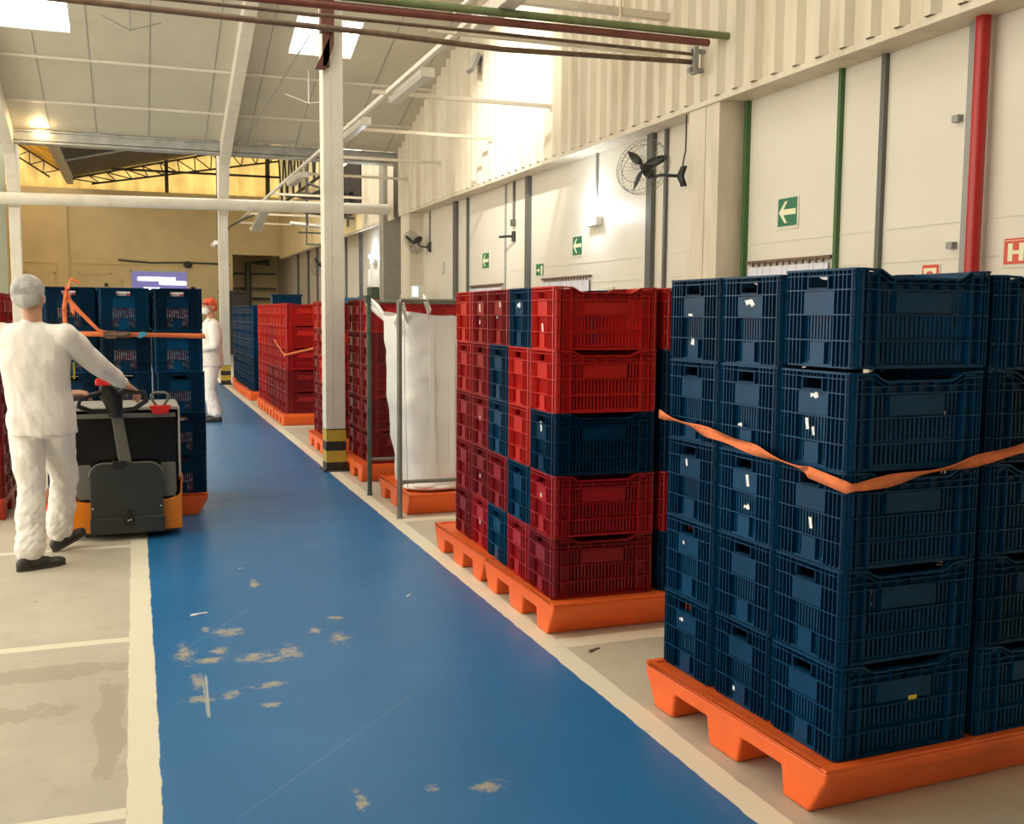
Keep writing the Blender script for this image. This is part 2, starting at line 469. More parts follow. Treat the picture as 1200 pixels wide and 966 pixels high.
# pillars standing in the plane of the cladding
def wallpillar(nm, y0, y1, m=M['cream']):
    b = MB(); ym = (y0 + y1) / 2 - .04
    b.box(XC, XW, y0, ym - .006, 0, 3.56); b.box(XC + .02, XW, ym - .006, ym + .006, 0, 3.56); b.box(XC, XW, ym + .006, y1, 0, 3.56)
    struct(b.build(nm, m, bevel=.004))
wallpillar('trim_3', 8.72, 9.30)
wallpillar('trim_4', 20.55, 21.25)
b = MB(); b.box(5.17, 5.58, 22.3, 22.7, 0, 5.6)
struct(b.build('trim_5', M['greypaint'], bevel=.01))

# joint profiles of the panel wall
def profile(n, y, wd, m, d=.03):
    b = MB(); b.box(XW - d, XW, y - wd / 2, y + wd / 2, 0, 3.62)
    struct(b.build('trim_%d' % n, m, bevel=.002))
k = 6
for y, wd, m, d in ((8.66, .05, M['greendark'], .05), (7.27, .04, M['greendark'], .04), (6.74, .05, M['greyprof'], .04), (5.83, .055, M['midgrey'], .04),
                    (10.6, .13, M['greyprof'], .06), (10.27, .045, M['greyprof'], .04), (14.5, .13, M['greyprof'], .06), (15.55, .05, M['midgrey'], .02),
                    (17.5, .07, M['greyprof'], .04), (18.2, .17, M['greyprof'], .06), (21.45, .25, M['greyprof'], .06), (23.6, .07, M['greyprof'], .04), (24.3, .05, M['greyprof'], .04),
                    (26.6, .2, M['greyprof'], .06), (28.6, .1, M['greyprof'], .05), (30.4, .1, M['greyprof'], .05), (31.6, .2, M['greyprof'], .06), (33.4, .12, M['greyprof'], .05), (35.2, .2, M['greyprof'], .06), (37.5, .2, M['greyprof'], .06)):
    profile(k, y, wd, m, d); k += 1
# faint horizontal seam above the doorways
b = MB(); b.box(XW - .006, XW, -3, 15.4, 2.19, 2.20); b.box(XW - .006, XW, -3, 15.4, 1.93, 1.937)
struct(b.build('trim_%d' % k, M['signframe'])); k += 1

# doorways with strip curtains
for i, (y0, y1, zt) in enumerate(((7.36, 8.52, 2.0), (12.28, 13.84, 2.0), (15.68, 17.3, 1.98))):
    b = MB(); n = int((y1 - y0) / .2)
    for j in range(n + 1):
        yy = y0 + j * (y1 - y0) / (n + 1)
        b.box(XW - .03 - .006 * (j % 2), XW - .026 - .006 * (j % 2), yy, yy + .225, .02, zt - .03)
    d = struct(b.build('door_%d' % (i + 1), M['strip']), 'doorway hung with pale strip curtain')
    b = MB(); b.box(XW - .045, XW - .015, y0 - .05, y1 + .08, zt, zt + .03)
    for j in range(2 * n + 2):
        yy = y0 + (j + .3) * (y1 - y0) / (2 * n + 2)
        b.box(XW - .055, XW - .04, yy, yy + .018, zt - .03, zt + .012)
    rl = b.build('curtain_rail', M['brown'], d)
    rl['label'] = 'brown rail with hooks'

# main roof, slopes down away from the camera; two skylight openings
def roofpatch(mb, x0, x1, y0, y1, t=.06):
    vs = [(x0, y0, roofz(y0)), (x1, y0, roofz(y0)), (x1, y1, roofz(y1)), (x0, y1, roofz(y1))]
    vs += [(x, y, z + t) for x, y, z in vs]
    mb.add(vs, [(0, 3, 2, 1), (4, 5, 6, 7), (0, 1, 5, 4), (1, 2, 6, 5), (2, 3, 7, 6), (3, 0, 4, 7)])
b = MB(); RX0, RX1 = -9.0, 6.2
for x0, x1, y0, y1 in ((RX0, RX1, 11.0, 16.0), (RX0, -2.7, 16.0, 17.95), (-.83, 2.55, 16.0, 17.95), (3.6, RX1, 16.0, 17.95), (2.55, 3.6, 16.0, 16.85), (RX0, RX1, 17.95, 21.35)):
    roofpatch(b, x0, x1, y0, y1)
struct(b.build('ceiling', M['ceil']), 'grey-beige sheet roof sloping down away from the camera')
# unseen nearer half of the roof beyond the ridge, strip openings added to let light in; unseen end wall behind the camera
b = MB(); zr = roofz(11.0)
def nearroof(x0, x1, y0, y1):
    z0, z1 = zr - .29 * (11 - y0), zr - .29 * (11 - y1)
    vs = [(x0, y0, z0), (x1, y0, z0), (x1, y1, z1), (x0, y1, z1)]; vs += [(p[0], p[1], p[2] + .06) for p in vs]
    b.add(vs, [(0, 3, 2, 1), (4, 5, 6, 7), (0, 1, 5, 4), (1, 2, 6, 5), (2, 3, 7, 6), (3, 0, 4, 7)])
NSKY = [(-6.5, -4.2), (-2.8, -.6), (1.0, 2.6)]
xs = [RX0] + [v for p in NSKY for v in p] + [RX1]
for i in range(0, len(xs), 2): nearroof(xs[i], xs[i + 1], -4.0, 11.0)
for x0, x1 in NSKY: nearroof(x0, x1, -4.0, SKY_Y0); nearroof(x0, x1, 10.4, 11.0)
struct(b.build('ceiling', M['ceil']), 'nearer half of the sheet roof')
b = MB(); b.box(-9, 6.2, -4.2, -4.0, 0, 8); struct(b.build('wall_back', M['backwall']), 'end wall behind the camera')
for i, (x0, x1, y0, y1) in enumerate(((-2.7, -.83, 16.0, 17.95), (2.55, 3.6, 16.85, 17.95))):
    b = MB()
    vs = [(x, y, roofz(y) + .05) for x, y in ((x0, y0), (x1, y0), (x1, y1), (x0, y1))]
    b.add(vs, [(0, 3, 2, 1)])
    wd = struct(b.build('window_%d' % (i + 1), M['sky_on']), 'skylight in the roof')
    b = MB()
    for yy in ((y0 + y1) / 2,) if i else (y1 - .35,):
        b.box(x0, x1, yy - .012, yy + .012, roofz(yy) + .03, roofz(yy) + .045)
    b.build('glazing_bar', M['whitesteel'], wd)
# seams between the roof sheets, and purlins
b = MB()
for i in range(12):
    x = -4.3 + i * .93 + (.12 if i % 3 == 0 else 0)
    y0, y1 = (18.0 if -2.8 < x < -.7 else 12.0), 21.3
    vs = [(x - .008, y0, roofz(y0) - .004), (x + .008, y0, roofz(y0) - .004), (x + .008, y1, roofz(y1) - .004), (x - .008, y1, roofz(y1) - .004)]
    vs += [(p[0], p[1], p[2] + .006) for p in vs]
    b.add(vs, [(0, 3, 2, 1), (4, 5, 6, 7), (0, 1, 5, 4), (1, 2, 6, 5), (2, 3, 7, 6), (3, 0, 4, 7)])
struct(b.build('trim_%d' % k, M['midgrey'])); k += 1
for y in (18.7, 20.2, 15.6):
    b = MB(); z = roofz(y); b.box(RX0, XC, y - .018, y + .018, z - .04, z)
    struct(b.build('trim_%d' % k, M['whitesteel'])); k += 1

# far hall: end wall, ledges, yellow translucent gable, dark roof
YF = 40.0
b = MB()
b.box(-6, 3.45, YF, YF + .3, 0, 5.85)
b.box(3.45, XW, YF, YF + .3, 3.68, 5.85)
b.box(3.45, XW, 43.5, 43.7, 0, 3.9); b.box(3.3, 3.45, YF, 43.6, 0, 3.9); b.box(3.45, XW, YF + .3, 43.6, 3.8, 3.9)
struct(b.build('wall_far', M['farwall']), 'yellowed cream end wall of the far hall')
b = MB(); b.box(-6, 5.25, YF - .12, YF + .05, 5.55, 5.85); b.box(-6, 3.4, YF - .05, YF, 3.22, 3.30)
b.box(-2.5, -2.15, YF - .1, YF, 0, 5.6); b.box(3.2, 3.5, YF - .1, YF, 0, 5.6)
for x0, x1 in ((-1.85, -.75), (-3.6, -2.6)):
    b.box(x0, x1, YF - .03, YF, 2.85, 2.9); b.box(x0, x0 + .05, YF - .03, YF, 2.0, 2.9); b.box(x1 - .05, x1, YF - .03, YF, 2.0, 2.9)
struct(b.build('trim_%d' % k, M['farwall'])); k += 1
for x0, x1, nm in ((2.05, 2.5, 'door_4'), (2.62, 3.15, 'door_5')):
    b = MB(); b.box(x0, x1, YF - .04, YF, 0, 2.6 if x0 < 2.5 else 3.0); struct(b.build(nm, M['farwall'], bevel=.01))
b = MB(); b.box(-.05, 1.85, YF - .03, YF + .02, 2.1, 2.98)
wd = struct(b.build('window_3', M['windowdark']), 'bluish window with lit tube lamps behind the end wall')
b = MB(); b.box(-.1, 1.9, YF - .06, YF - .02, 2.98, 3.03); b.box(-.1, -.05, YF - .06, YF - .02, 2.1, 3.03); b.box(1.85, 1.9, YF - .06, YF - .02, 2.1, 3.03)
b.build('window_frame', M['whitesteel'], wd)
b = MB(); b.box(.15, 1.45, YF - .05, YF - .035, 2.66, 2.78); b.box(.9, 1.82, YF - .05, YF - .035, 2.52, 2.64); b.box(.35, .9, YF - .05, YF - .035, 2.30, 2.40)
b.build('tube_lamp', M['tube_on'], wd)

b = trapezoid_sheet(XC, 21.9, 25.0, 3.58, 5.9, pitch=.30)
b2 = trapezoid_sheet(XC, 25.0, YF, 3.58, 5.35, pitch=.30)
struct(b.build('wall_right_annex', M['cream']), 'cream corrugated cladding beyond the roof beam')
struct(b2.build('wall_right_annex', M['farwall']), 'cream band of wall running to the end of the far hall')
b = MB(); b.box(XC - .03, XC + .03, 21.9, YF, 3.53, 3.58); struct(b.build('trim_%d' % k, M['cream'])); k += 1
b = trapezoid_sheet(XC, 27.5, YF, 5.35, 7.7, pitch=.6); struct(b.build('window_4', M['whitesheet']), 'pale translucent strip of wall under the far roof')
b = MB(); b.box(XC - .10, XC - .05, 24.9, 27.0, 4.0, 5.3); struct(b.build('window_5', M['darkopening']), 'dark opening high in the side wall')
b = MB(); y = -4.0; pts = []
vs = []; fs = []
n = 70
for i in range(n + 1):
    x = -5.0 + i * 10.4 / n; yy = YF + .1 - (.04 if i % 2 else 0)
    vs += [(x, yy, 5.8), (x, yy, 8.4)]
for i in range(n): fs.append((2 * i, 2 * i + 2, 2 * i + 3, 2 * i + 1))
b.add(vs, fs); struct(b.build('wall_far_upper', M['yellowsheet']), 'yellow translucent sheets above the end wall')
# far roof: valley at x=-2.2, rising to the right and to the left
b = MB()
def slope(x0, z0, x1, z1, y0, y1, t=.05):
    vs = [(x0, y0, z0), (x1, y0, z1), (x1, y1, z1), (x0, y1, z0)]; vs += [(p[0], p[1], p[2] + t) for p in vs]
    b.add(vs, [(0, 3, 2, 1), (4, 5, 6, 7), (0, 1, 5, 4), (1, 2, 6, 5), (2, 3, 7, 6), (3, 0, 4, 7)])
slope(-2.0, 6.25, 5.6, 8.1, 29.5, YF + .3); slope(4.9, 7.93, 5.6, 8.1, 21.6, 29.5); slope(-2.0, 6.25, -.2, 6.69, 21.6, 29.5)  # unseen near part left open to let light into the far hall
struct(b.build('ceiling_annex', M['darkroof']), 'dark roof of the far hall rising to the right')
b = MB(); slope(-5.5, 8.4, -2.0, 6.25, 21.6, YF + .3)
struct(b.build('ceiling_annex', M['yellowsheet']), 'yellow translucent slope of the far roof')
b = MB(); b.box(-2.12, -1.9, 22.6, YF, 6.0, 6.25); struct(b.build('trim_%d' % k, M['ceil'])); k += 1

def truss(name, p0, p1, q0, q1, n, r, m):
    b = MB(); p0, p1, q0, q1 = V(p0), V(p1), V(q0), V(q1)
    b.tube([p0, p1], r, 6); b.tube([q0, q1], r, 6)
    for i in range(n):
        a = p0.lerp(p1, i / n); c = q0.lerp(q1, (i + .5) / n); d = p0.lerp(p1, (i + 1) / n)
        b.tube([a, c], r * .6, 5); b.tube([c, d], r * .6, 5)
    return b.build(name, m)
o = truss('roof_truss', (-2.0, 39.6, 6.15), (5.2, 39.6, 7.85), (-1.3, 39.6, 6.0), (5.2, 39.6, 7.15), 12, .035, M['darksteel'])
tag(o, 'dark lattice roof truss in front of the yellow gable sheets', 'truss')
o = truss('roof_truss', (-2.3, 39.0, 6.35), (-4.6, 39.0, 7.8), (-2.6, 39.0, 6.1), (-4.6, 39.0, 7.4), 5, .03, M['darksteel'])
tag(o, 'short lattice truss under the left slope of the far roof', 'truss')
o = truss('roof_truss', (5.2, 26.5, 7.3), (5.2, 39.5, 7.3), (5.2, 26.5, 5.5), (5.2, 39.5, 5.5), 9, .05, M['darksteel'])
tag(o, 'lattice girder along the pale translucent strip on the right', 'truss')
b = MB(); b.box(-.6, 5.2, 39.4, 39.45, 6.50, 6.58); b.box(1.15, 1.28, 39.4, 39.5, 5.8, 6.95); b.box(4.7, 4.85, 39.4, 39.5, 5.8, 7.7)
tag(b.build('purlin', M['darksteel']), 'dark horizontal rail with uprights across the yellow sheets', 'beam')
for yy in (24.5, 27.5, 31.0, 35.0):
    b = MB(); b.tube([(-1.95, yy, 6.15), (5.2, yy, 7.9)], .05, 6)
    struct(b.build('trim_%d' % k, M['gutter'])); k += 1

# left edge of the hall
b = MB(); b.box(-9, -2.32, 22.55, 22.7, 0, 5.2); struct(b.build('wall_left', mat('grey_green_wall', (.30, .31, .23), .7, var=.05)), 'grey-green wall beyond the left-hand column')
b = MB(); b.box(-5.2, -5.0, 22.7, YF, 0, 6.5); struct(b.build('wall_left_annex', M['farwall']))

# eaves gutter beam and round tie pipe in front of the far hall
b = MB(); b.prism([(21.32, 4.62), (21.62, 4.62), (21.62, 4.86), (21.32, 4.86), (21.32, 4.83), (21.57, 4.83), (21.57, 4.66), (21.32, 4.66)], -2.3, 5.25, 'x')
b.box(-2.3, 5.25, 21.36, 21.40, 4.68, 4.84)
tag(b.build('gutter_beam', M['gutter']), 'galvanised beam along the low edge of the sloping roof', 'beam')
b = MB(); b.tube([(-6, 21.9, 3.60), (5.2, 21.9, 3.74)], .115, 20)
o = tag(b.build('round_duct', M['whitesteel']), 'long horizontal white round pipe crossing the hall below the roof edge', 'pipe')
for x in (.05, 2.2):
    b = MB(); b.tube([(x, 21.9, 3.675 + x * .0125), (x + .03, 21.9, 3.675 + x * .0125)], .122, 20); b.build('pipe_coupling', M['whitesteel'], o)
b = MB(); b.box(-6, 5.2, 22.9, 23.1, 3.95, 4.25); tag(b.build('wall_beam', M['farwall']), 'cream horizontal beam just behind the round white pipe', 'beam') if False else None

# steel columns along the walkway
def column(x, y, wd, ztop, label, hz=True, name='support_column'):
    o = empty(name, (x, y, 0), 0, label, 'column')
    b = MB(); h = wd / 2
    b.box(-h, h, -h, h, 0, ztop); b.box(-h * 1.04, -h * .2, -h * 1.03, h, 0, ztop)
    b.build('shaft', M['whitesteel'], o, bevel=.006)
    if hz:
        b = MB(); b.box(-h - .004, h + .004, -h - .006, h + .004, .015, .41)
        b.build('hazard_band', M['hazard'], o, bevel=.003)
    b = MB(); b.box(-h - .03, h + .03, -h - .03, h + .03, 0, .015)
    for i in (-1, 1):
        b.tube([((h + .015) * i, -h - .015, 0), ((h + .015) * i, -h - .015, .03)], .009, 6)
    b.build('base_plate', M['darksteel'], o)
    return o
c1 = column(1.775, 9.76, .185, 8.1, 'nearest white steel column beside the walkway with yellow and black striped foot')
b = MB()
b.box(-.10, -.04, -.16, -.10, 3.75, 4.6); b.prism([(-.17, 3.72), (-.08, 3.72), (.0, 3.95), (.0, 4.1)], -.16, -.12, 'y'); b.box(-.12, .0, -.18, -.09, 4.05, 4.4)
b.build('steel_bracket', M['rust'], c1, label='rust brown bracket near the top')
c2 = column(1.775, 22.3, .19, 5.0, 'far thin white steel column at the end of the crate row')
c3 = column(-2.12, 22.2, .19, 3.5, 'white steel column at the far left', hz=False)
# tapered roof rafters on the far columns
def rafter(x, label):
    b = MB(); h = .1
    pts = [(22.35, 3.5), (22.15, 3.5), (21.6, 4.45), (20.6, roofz(20.6) - .30), (12, roofz(12) - .22), (12, roofz(12)), (22.35, roofz(22.35))]
    b.prism(pts, x - h, x + h, 'x')
    tag(b.build('roof_rafter', M['whitesteel'], bevel=.008), label, 'beam')
rafter(1.775, 'white tapered rafter rising from the far column to the roof')
rafter(-2.12, 'white tapered rafter rising at the far left of the roof')
# rods and braces under the roof
b = MB()
b.tube([(1.87, 21.2, 4.72), (2.2, 20.0, roofz(20) - .25), (2.75, 17.0, roofz(17) - .20)], .012, 6)
tag(b.build('brace_rod', M['midgrey']), 'thin diagonal rod running up to the small skylight', 'rod')
b = MB(); b.tube([(.05, 17.1, roofz(17.1) - .02), (.05, 17.1, roofz(17.1) - .35)], .012, 6); b.tube([(-.35, 17.1, roofz(17.1) - .15), (.05, 17.1, roofz(17.1) - .33), (.5, 17.1, roofz(17.1) - .18)], .01, 6)
tag(b.build('brace_rod', M['midgrey']), 'small v shaped rod hanger between the skylights', 'rod')
b = MB(); b.tube([(2.95, 18.4, roofz(18.4) - .01), (2.95, 18.4, 5.15)], .012, 6); b.tube([(2.55, 18.4, 5.28), (2.95, 18.4, 5.15), (3.5, 18.4, 5.25)], .01, 6)
tag(b.build('brace_rod', M['whitesteel']), 'small white rod hanger below the right skylight', 'rod')

# ================================================================== PALLETS
def pallet_mb(L=1.20, D=1.03, H=.155, ins=.075, tunnel=True):
    """rotomoulded pallet: x from 0..L, y from 0..D, sloping end faces at y=0 and y=D, runners along x"""
    b = MB()
    b0, b1 = ins, D - ins
    w1 = .14; mid = D / 2
    # rounded corner feel comes from the bevel; profile in (y,z)
    zt = .092
    prof = [(0, H), (0, H - .03), (b0, 0), (b0 + w1 - .015, 0), (b0 + w1, zt), (mid - .105, zt), (mid - .085, 0), (mid + .085, 0), (mid + .105, zt),
            (b1 - w1, zt), (b1 - w1 + .015, 0), (b1, 0), (D, H - .03), (D, H)]
    b.prism(prof, 0, L, 'x')
    return b
def pallet_lip(D, L, H):
    b = MB()
    for (x0, x1, y0, y1) in ((0, L, 0, .03), (0, L, D - .03, D), (0, .03, .03, D - .03), (L - .03, L, .03, D - .03)):
        b.box(x0, x1, y0, y1, H - .004, H + .008)
    return b
_pal = None
def pallet(x, y, label, group, m='orange', D=1.03, rot=0., L=1.2, swap=False, z=0.):
    b = pallet_mb(L=L, D=D)
    o = b.build('plastic_pallet', M[m], None, (x, y, z), (0, 0, rot), bevel=.012, seg=3)
    l = pallet_lip(D, L, .155).build('rim', M[m], o, bevel=.004)
    tag(o, label, 'pallet', group)
    return o

# ================================================================== CRATES
CA, CB, CH, PITCH = .2725, .1755, .308, .2954
def crate_mb():
    b = MB(); a, c = CA, CB
    t = .004; ins = .019
    r = .032
    def dip(x, y):
        if abs(y) > c - r - .001 and abs(x) < .185:
            q = min(1, max(0, (.185 - abs(x)) / .06)); q = q * q * (3 - 2 * q); return q
        return 0.
    def ring(z0, z1, out, inn, dipd=0., dip0=None):
        """horizontal rib around the crate. out/inn: distances in from the envelope"""
        pts = []
        def path(off):
            A, B = a - off, c - off; rr = max(.006, r - off); P = []
            xs = [-.1725, -.155, -.14, -.125, 0, .125, .14, .155, .1725]
            for sgn in (-1,):
                P += [(x, -B) for x in [-(A - rr)] + xs + [A - rr]]
            for k in (1, 2, 3): an = -math.pi / 2 + k * math.pi / 8; P.append((A - rr + rr * math.cos(an), -B + rr + rr * math.sin(an)))
            P += [(A, -(B - rr)), (A, B - rr)]
            for k in (1, 2, 3): an = k * math.pi / 8; P.append((A - rr + rr * math.cos(an), B - rr + rr * math.sin(an)))
            P += [(x, B) for x in [A - rr] + xs[::-1] + [-(A - rr)]]
            for k in (1, 2, 3): an = math.pi / 2 + k * math.pi / 8; P.append((-A + rr + rr * math.cos(an), B - rr + rr * math.sin(an)))
            P += [(-A, B - rr), (-A, -(B - rr))]
            for k in (1, 2, 3): an = math.pi + k * math.pi / 8; P.append((-A + rr + rr * math.cos(an), -B + rr + rr * math.sin(an)))
            return P
        O, I = path(out), path(inn); n = len(O); vs = []
        dd = dipd; d0 = dipd if dip0 is None else dip0
        for (p, q) in zip(O, I):
            f = dip(*p)
            vs += [(p[0], p[1], z0 - d0 * f), (p[0], p[1], z1 - dd * f), (q[0], q[1], z1 - dd * f), (q[0], q[1], z0 - d0 * f)]
        fs = []
        for i in range(n):
            o = i * 4; m = ((i + 1) % n) * 4
            fs += [(o, m, m + 1, o + 1), (o + 1, m + 1, m + 2, o + 2), (o + 2, m + 2, m + 3, o + 3), (o + 3, m + 3, m, o)]
        b.add(vs, fs)
    ring(0, .010, .010, ins + .02)
    for z in (.083, .163, .240): ring(z, z + .0045, .001, ins + t)
    for s in (-1, 1): b.box(-a + r, a - r, *sorted((s * (c - .003), s * (c - ins - t))), .262, .2655)
    ring(.301, CH, 0, ins + t, .026)
    ring(.286, .289, .002, ins + t, .024)
    # floor
    b.box(-a + ins + .01, a - ins - .01, -c + ins + .01, c - ins - .01, .004, .009)
    # long walls
    for s in (-1, 1):
        yo, yi = s * (c - ins), s * (c - ins - t)
        y0, y1 = min(yo, yi), max(yo, yi)
        yr = s * (c - .003); r0, r1 = min(yi, yr), max(yi, yr)
        X = a - r
        for z0, z1 in ((.008, .085), (.085, .165)):
            for q in (-1, 1): b.box(*sorted((q * .178, q * X)), y0, y1, z0, z1)
            n = 20; p = .356 / n
            for i in range(n + 1):
                x = -.178 + i * p; b.box(x - .0045, x + .0045, y0, y1, z0, z1)
            b.box(-.178, .178, y0, y1, z0, z0 + .010)
        for q in (-1, 1):
            b.box(*sorted((q * .178, q * X)), y0, y1, .165, .295)
            for i in range(5):
                x = q * (.112 + i * .0165); b.box(x - .0045, x + .0045, y0, y1, .165, .245)
        yp = s * (c - .010); p0, p1 = min(yi, yp), max(yi, yp)
        b.box(-.108, .108, p0, p1, .172, .236)
        b.box(-.108, .108, y0, y1, .165, .243)
        # solid strip under the dipping rim
        b.box(-.178, .178, y0, y1, .240, .270)
        for q in (-1, 1):
            b.prism([(q * .178, .26), (q * .178, .303), (q * .160, .300), (q * .128, .280), (q * .124, .26)], y0, y1, 'y')
        b.box(-.126, .126, y0, y1, .26, .2805)
        for x in (.236, .222, .180):
            for q in (-1, 1): b.box(q * x - .0018, q * x + .0018, r0, r1, .005, .300)
        for x in (0, .06, .12):
            for q in (-1, 1): b.box(q * x - .0015, q * x + .0015, r0, r1, .245, .283)
        for x in (.2,):
            for q in (-1, 1): b.box(*sorted((q * .186, q * .214)), r0, r1, .290, .296)
    # short walls
    for s in (-1, 1):
        xo, xi = s * (a - ins), s * (a - ins - t)
        x0, x1 = min(xo, xi), max(xo, xi)
        xr = s * (a - .003); r0, r1 = min(xi, xr), max(xi, xr)
        Y = c - r
        xp = s * (a - .008); p0, p1 = min(xi, xp), max(xi, xp)
        # bottom band: solid middle panel, slots each side
        b.box(x0, x1, -.035, .035, .008, .085); b.box(p0, p1, -.034, .034, .010, .078)
        for q in (-1, 1):
            b.box(x0, x1, *sorted((q * .078, q * Y)), .008, .243)
            for i in range(3):
                y = q * (.045 + i * .0125); b.box(x0, x1, y - .0035, y + .0035, .008, .085)
        b.box(x0, x1, -.078, .078, .008, .020)
        for i in range(11):
            y = -.075 + i * .015
            b.box(x0, x1, y - .004, y + .004, .085, .165)
        b.box(x0, x1, -.078, .078, .165, .243)
        b.box(p0, p1, -.072, .072, .168, .238)
        # handle band
        for q in (-1, 1): b.box(x0, x1, *sorted((q * .046, q * Y)), .243, .303)
        b.box(x0, x1, -.046, .046, .243, .250); b.box(x0, x1, -.046, .046, .286, .303)
        b.box(r0, r1, -.050, .050, .284, .287); b.box(r0, r1, -.050, -.046, .246, .287); b.box(r0, r1, .046, .050, .246, .287); b.box(r0, r1, -.05, .05, .2465, .2495)
        for q in (-1, 1):
            for y in (.078, .096, .116, .134): b.box(r0, r1, q * y - .0018, q * y + .0018, .005, .300)
        for i in range(6): y = -.04 + i * .016; b.box(r0, r1, y - .001, y + .001, .288, .300)
    # corner shells
    for sx in (-1, 1):
        for sy in (-1, 1):
            n = 5; vs = []
            for k in range(n + 1):
                an = k * math.pi / 2 / n
                for rr in (r - ins, r - ins - t):
                    for z in (.005, .303):
                        vs.append((sx * (a - r + rr * math.cos(an)), sy * (c - r + rr * math.sin(an)), z))
            fs = []
            for k in range(n):
                o = k * 4
                fs += [(o, o + 4, o + 5, o + 1), (o + 2, o + 3, o + 7, o + 6), (o + 1, o + 5, o + 7, o + 3)]
            b.add(vs, fs)
            for k in (1, 3):
                an = k * math.pi / 8
                x, y = sx * (a - r + (r - .006) * math.cos(an)), sy * (c - r + (r - .006) * math.sin(an))
                b.box(x - .003, x + .003, y - .003, y + .003, .005, .300, rot=(0, 0, an * sx * sy), piv=(x, y, 0))
    b.v = [(x * .270 / .2725, y * .169 / .1755, z * .2950 / .308) for x, y, z in b.v]
    return b
_cm = crate_mb()
CA, CB, CH = .270, .169, .295
CRATE = {}
for k_ in ('blue', 'navy', 'red', 'maroon', 'crimson'):
    CRATE[k_] = _cm.mesh('plastic_crate', M[k_])
COLNAME = dict(blue='blue', navy='dark navy', red='bright red', maroon='dark red', crimson='crimson')
def crate(x, y, z, m, label, group, rz=0., jit=1.):
    o = bpy.data.objects.new('plastic_crate', CRATE[m]); COL.objects.link(o)
    o.location = (x + random.uniform(-.002, .002) * jit, y + random.uniform(-.002, .002) * jit, z)
    o.rotation_euler = (0, 0, rz + math.radians(random.uniform(-.35, .35)) * jit)
    return tag(o, label, 'crate', group)
LV = ['bottom', 'second', 'middle', 'fourth', 'top']
def scrap(c, k, y, z, s=1.):
    """torn piece of white label stuck on the end of a crate"""
    shapes = [[(-.012, -.02), (.004, -.024), (.010, 0), (.014, .02), (-.004, .022), (-.006, .004)],
              [(-.02, -.006), (-.004, -.012), (.008, -.004), (.022, -.01), (.02, .006), (.004, .004), (-.006, .014), (-.016, .008)],
              [(-.01, -.014), (.012, -.01), (.006, .002), (.01, .014), (-.008, .010)],
              [(-.026, .000), (-.01, -.006), (-.002, .004), (.012, -.002), (.022, .012), (.006, .014), (-.012, .016)]]
    b = MB(); b.prism([(p[0] * s, p[1] * s) for p in shapes[k]], 0, .0012, 'x')
    o = b.build('label_scrap', M['scrap'], c, loc=(-CA + .0062, y, z)); o['label'] = 'torn white label scrap'
    return o
def stack(x0, y0, cols, levels, group, names, colours, zb=.158, dx=0, lift=None, rz=0., skip=()):
    """columns of crates whose short ends face the walkway; returns dict"""
    out = {}
    for ci in range(cols):
        jx = random.uniform(-.005, .005)
        for li in range(levels):
            if (ci, li) in skip: continue
            m = colours(ci, li)
            z = zb + li * PITCH
            if lift: z += lift(ci, li)
            lab = '%s crate, %s' % (COLNAME[m], names(ci, li))
            lx, ly = CA + jx, CB + ci * (2 * CB + .005)
            out[ci, li] = crate(x0 + lx * math.cos(rz) - ly * math.sin(rz), y0 + lx * math.sin(rz) + ly * math.cos(rz), z, m, lab, group, rz=rz)
    return out

# ---- nearest blue stack (right foreground)
pallet(1.886, 2.412, 'orange plastic pallet in the right foreground carrying the strapped blue crates', 'orange pallets along the walkway', D=1.06, L=1.3, rot=.043)
nm = ['at the near corner', 'in the middle walkway-side column', 'in the far walkway-side column']
G1 = 'blue crates of the nearest strapped stack'
s1 = stack(1.945, 2.447, 3, 5, G1, lambda c, l: '%s level %s of the strapped foreground stack' % (LV[l], nm[c]), lambda c, l: 'blue' if (c, l) != (0, 4) else 'blue',
           rz=.04, lift=lambda c, l: (.010 if c == 0 and l == 4 else 0))
s1[0, 4].location.x += .006
for l in range(5):
    crate(1.945 + 3 * CA + .003, 2.447 + CB + .028, .158 + l * PITCH, 'navy' if l in (1, 3) else 'blue',
          '%s crate, %s level, at the right edge of the strapped foreground stack' % (COLNAME['navy' if l in (1, 3) else 'blue'], LV[l]), G1, rz=.04)
    if l == 4:
        for c in (1, 2):
            crate(1.945 + 3 * CA + .003 - .0135 * c, 2.447 + CB + .028 + c * .345, .158 + l * PITCH, 'blue',
                  'blue top crate, inner side of the foreground stack, %s row back' % ('second' if c == 1 else 'third'), G1, rz=.04)
for (c, l, k, y, z, s) in ((1, 4, 3, 0, .20, 1.2), (1, 3, 1, .03, .09, .6), (2, 4, 3, .02, .16, .7), (2, 4, 2, .0, .07, 1.1), (2, 2, 0, .02, .21, .6), (0, 3, 1, -.01, .22, .9), (0, 3, 0, .02, .13, .8), (0, 3, 0, -.01, .11, .6),
                           (1, 2, 0, -.02, .20, .9), (1, 2, 1, -.02, .11, .8), (0, 2, 0, -.01, .12, .8), (1, 0, 2, .03, .05, .6), (2, 0, 1, .03, .20, .6), (2, 1, 2, .03, .20, .5)):
    scrap(s1[c, l], k, y, z, s)
b = MB(); b.box(-.014, .018, 0, .0015, -.007, .008); o = b.build('yellow_tag', M['yellowtag'], s1[0, 0], loc=(.03, -CB + .007, .166)); o['label'] = 'small yellow tag'

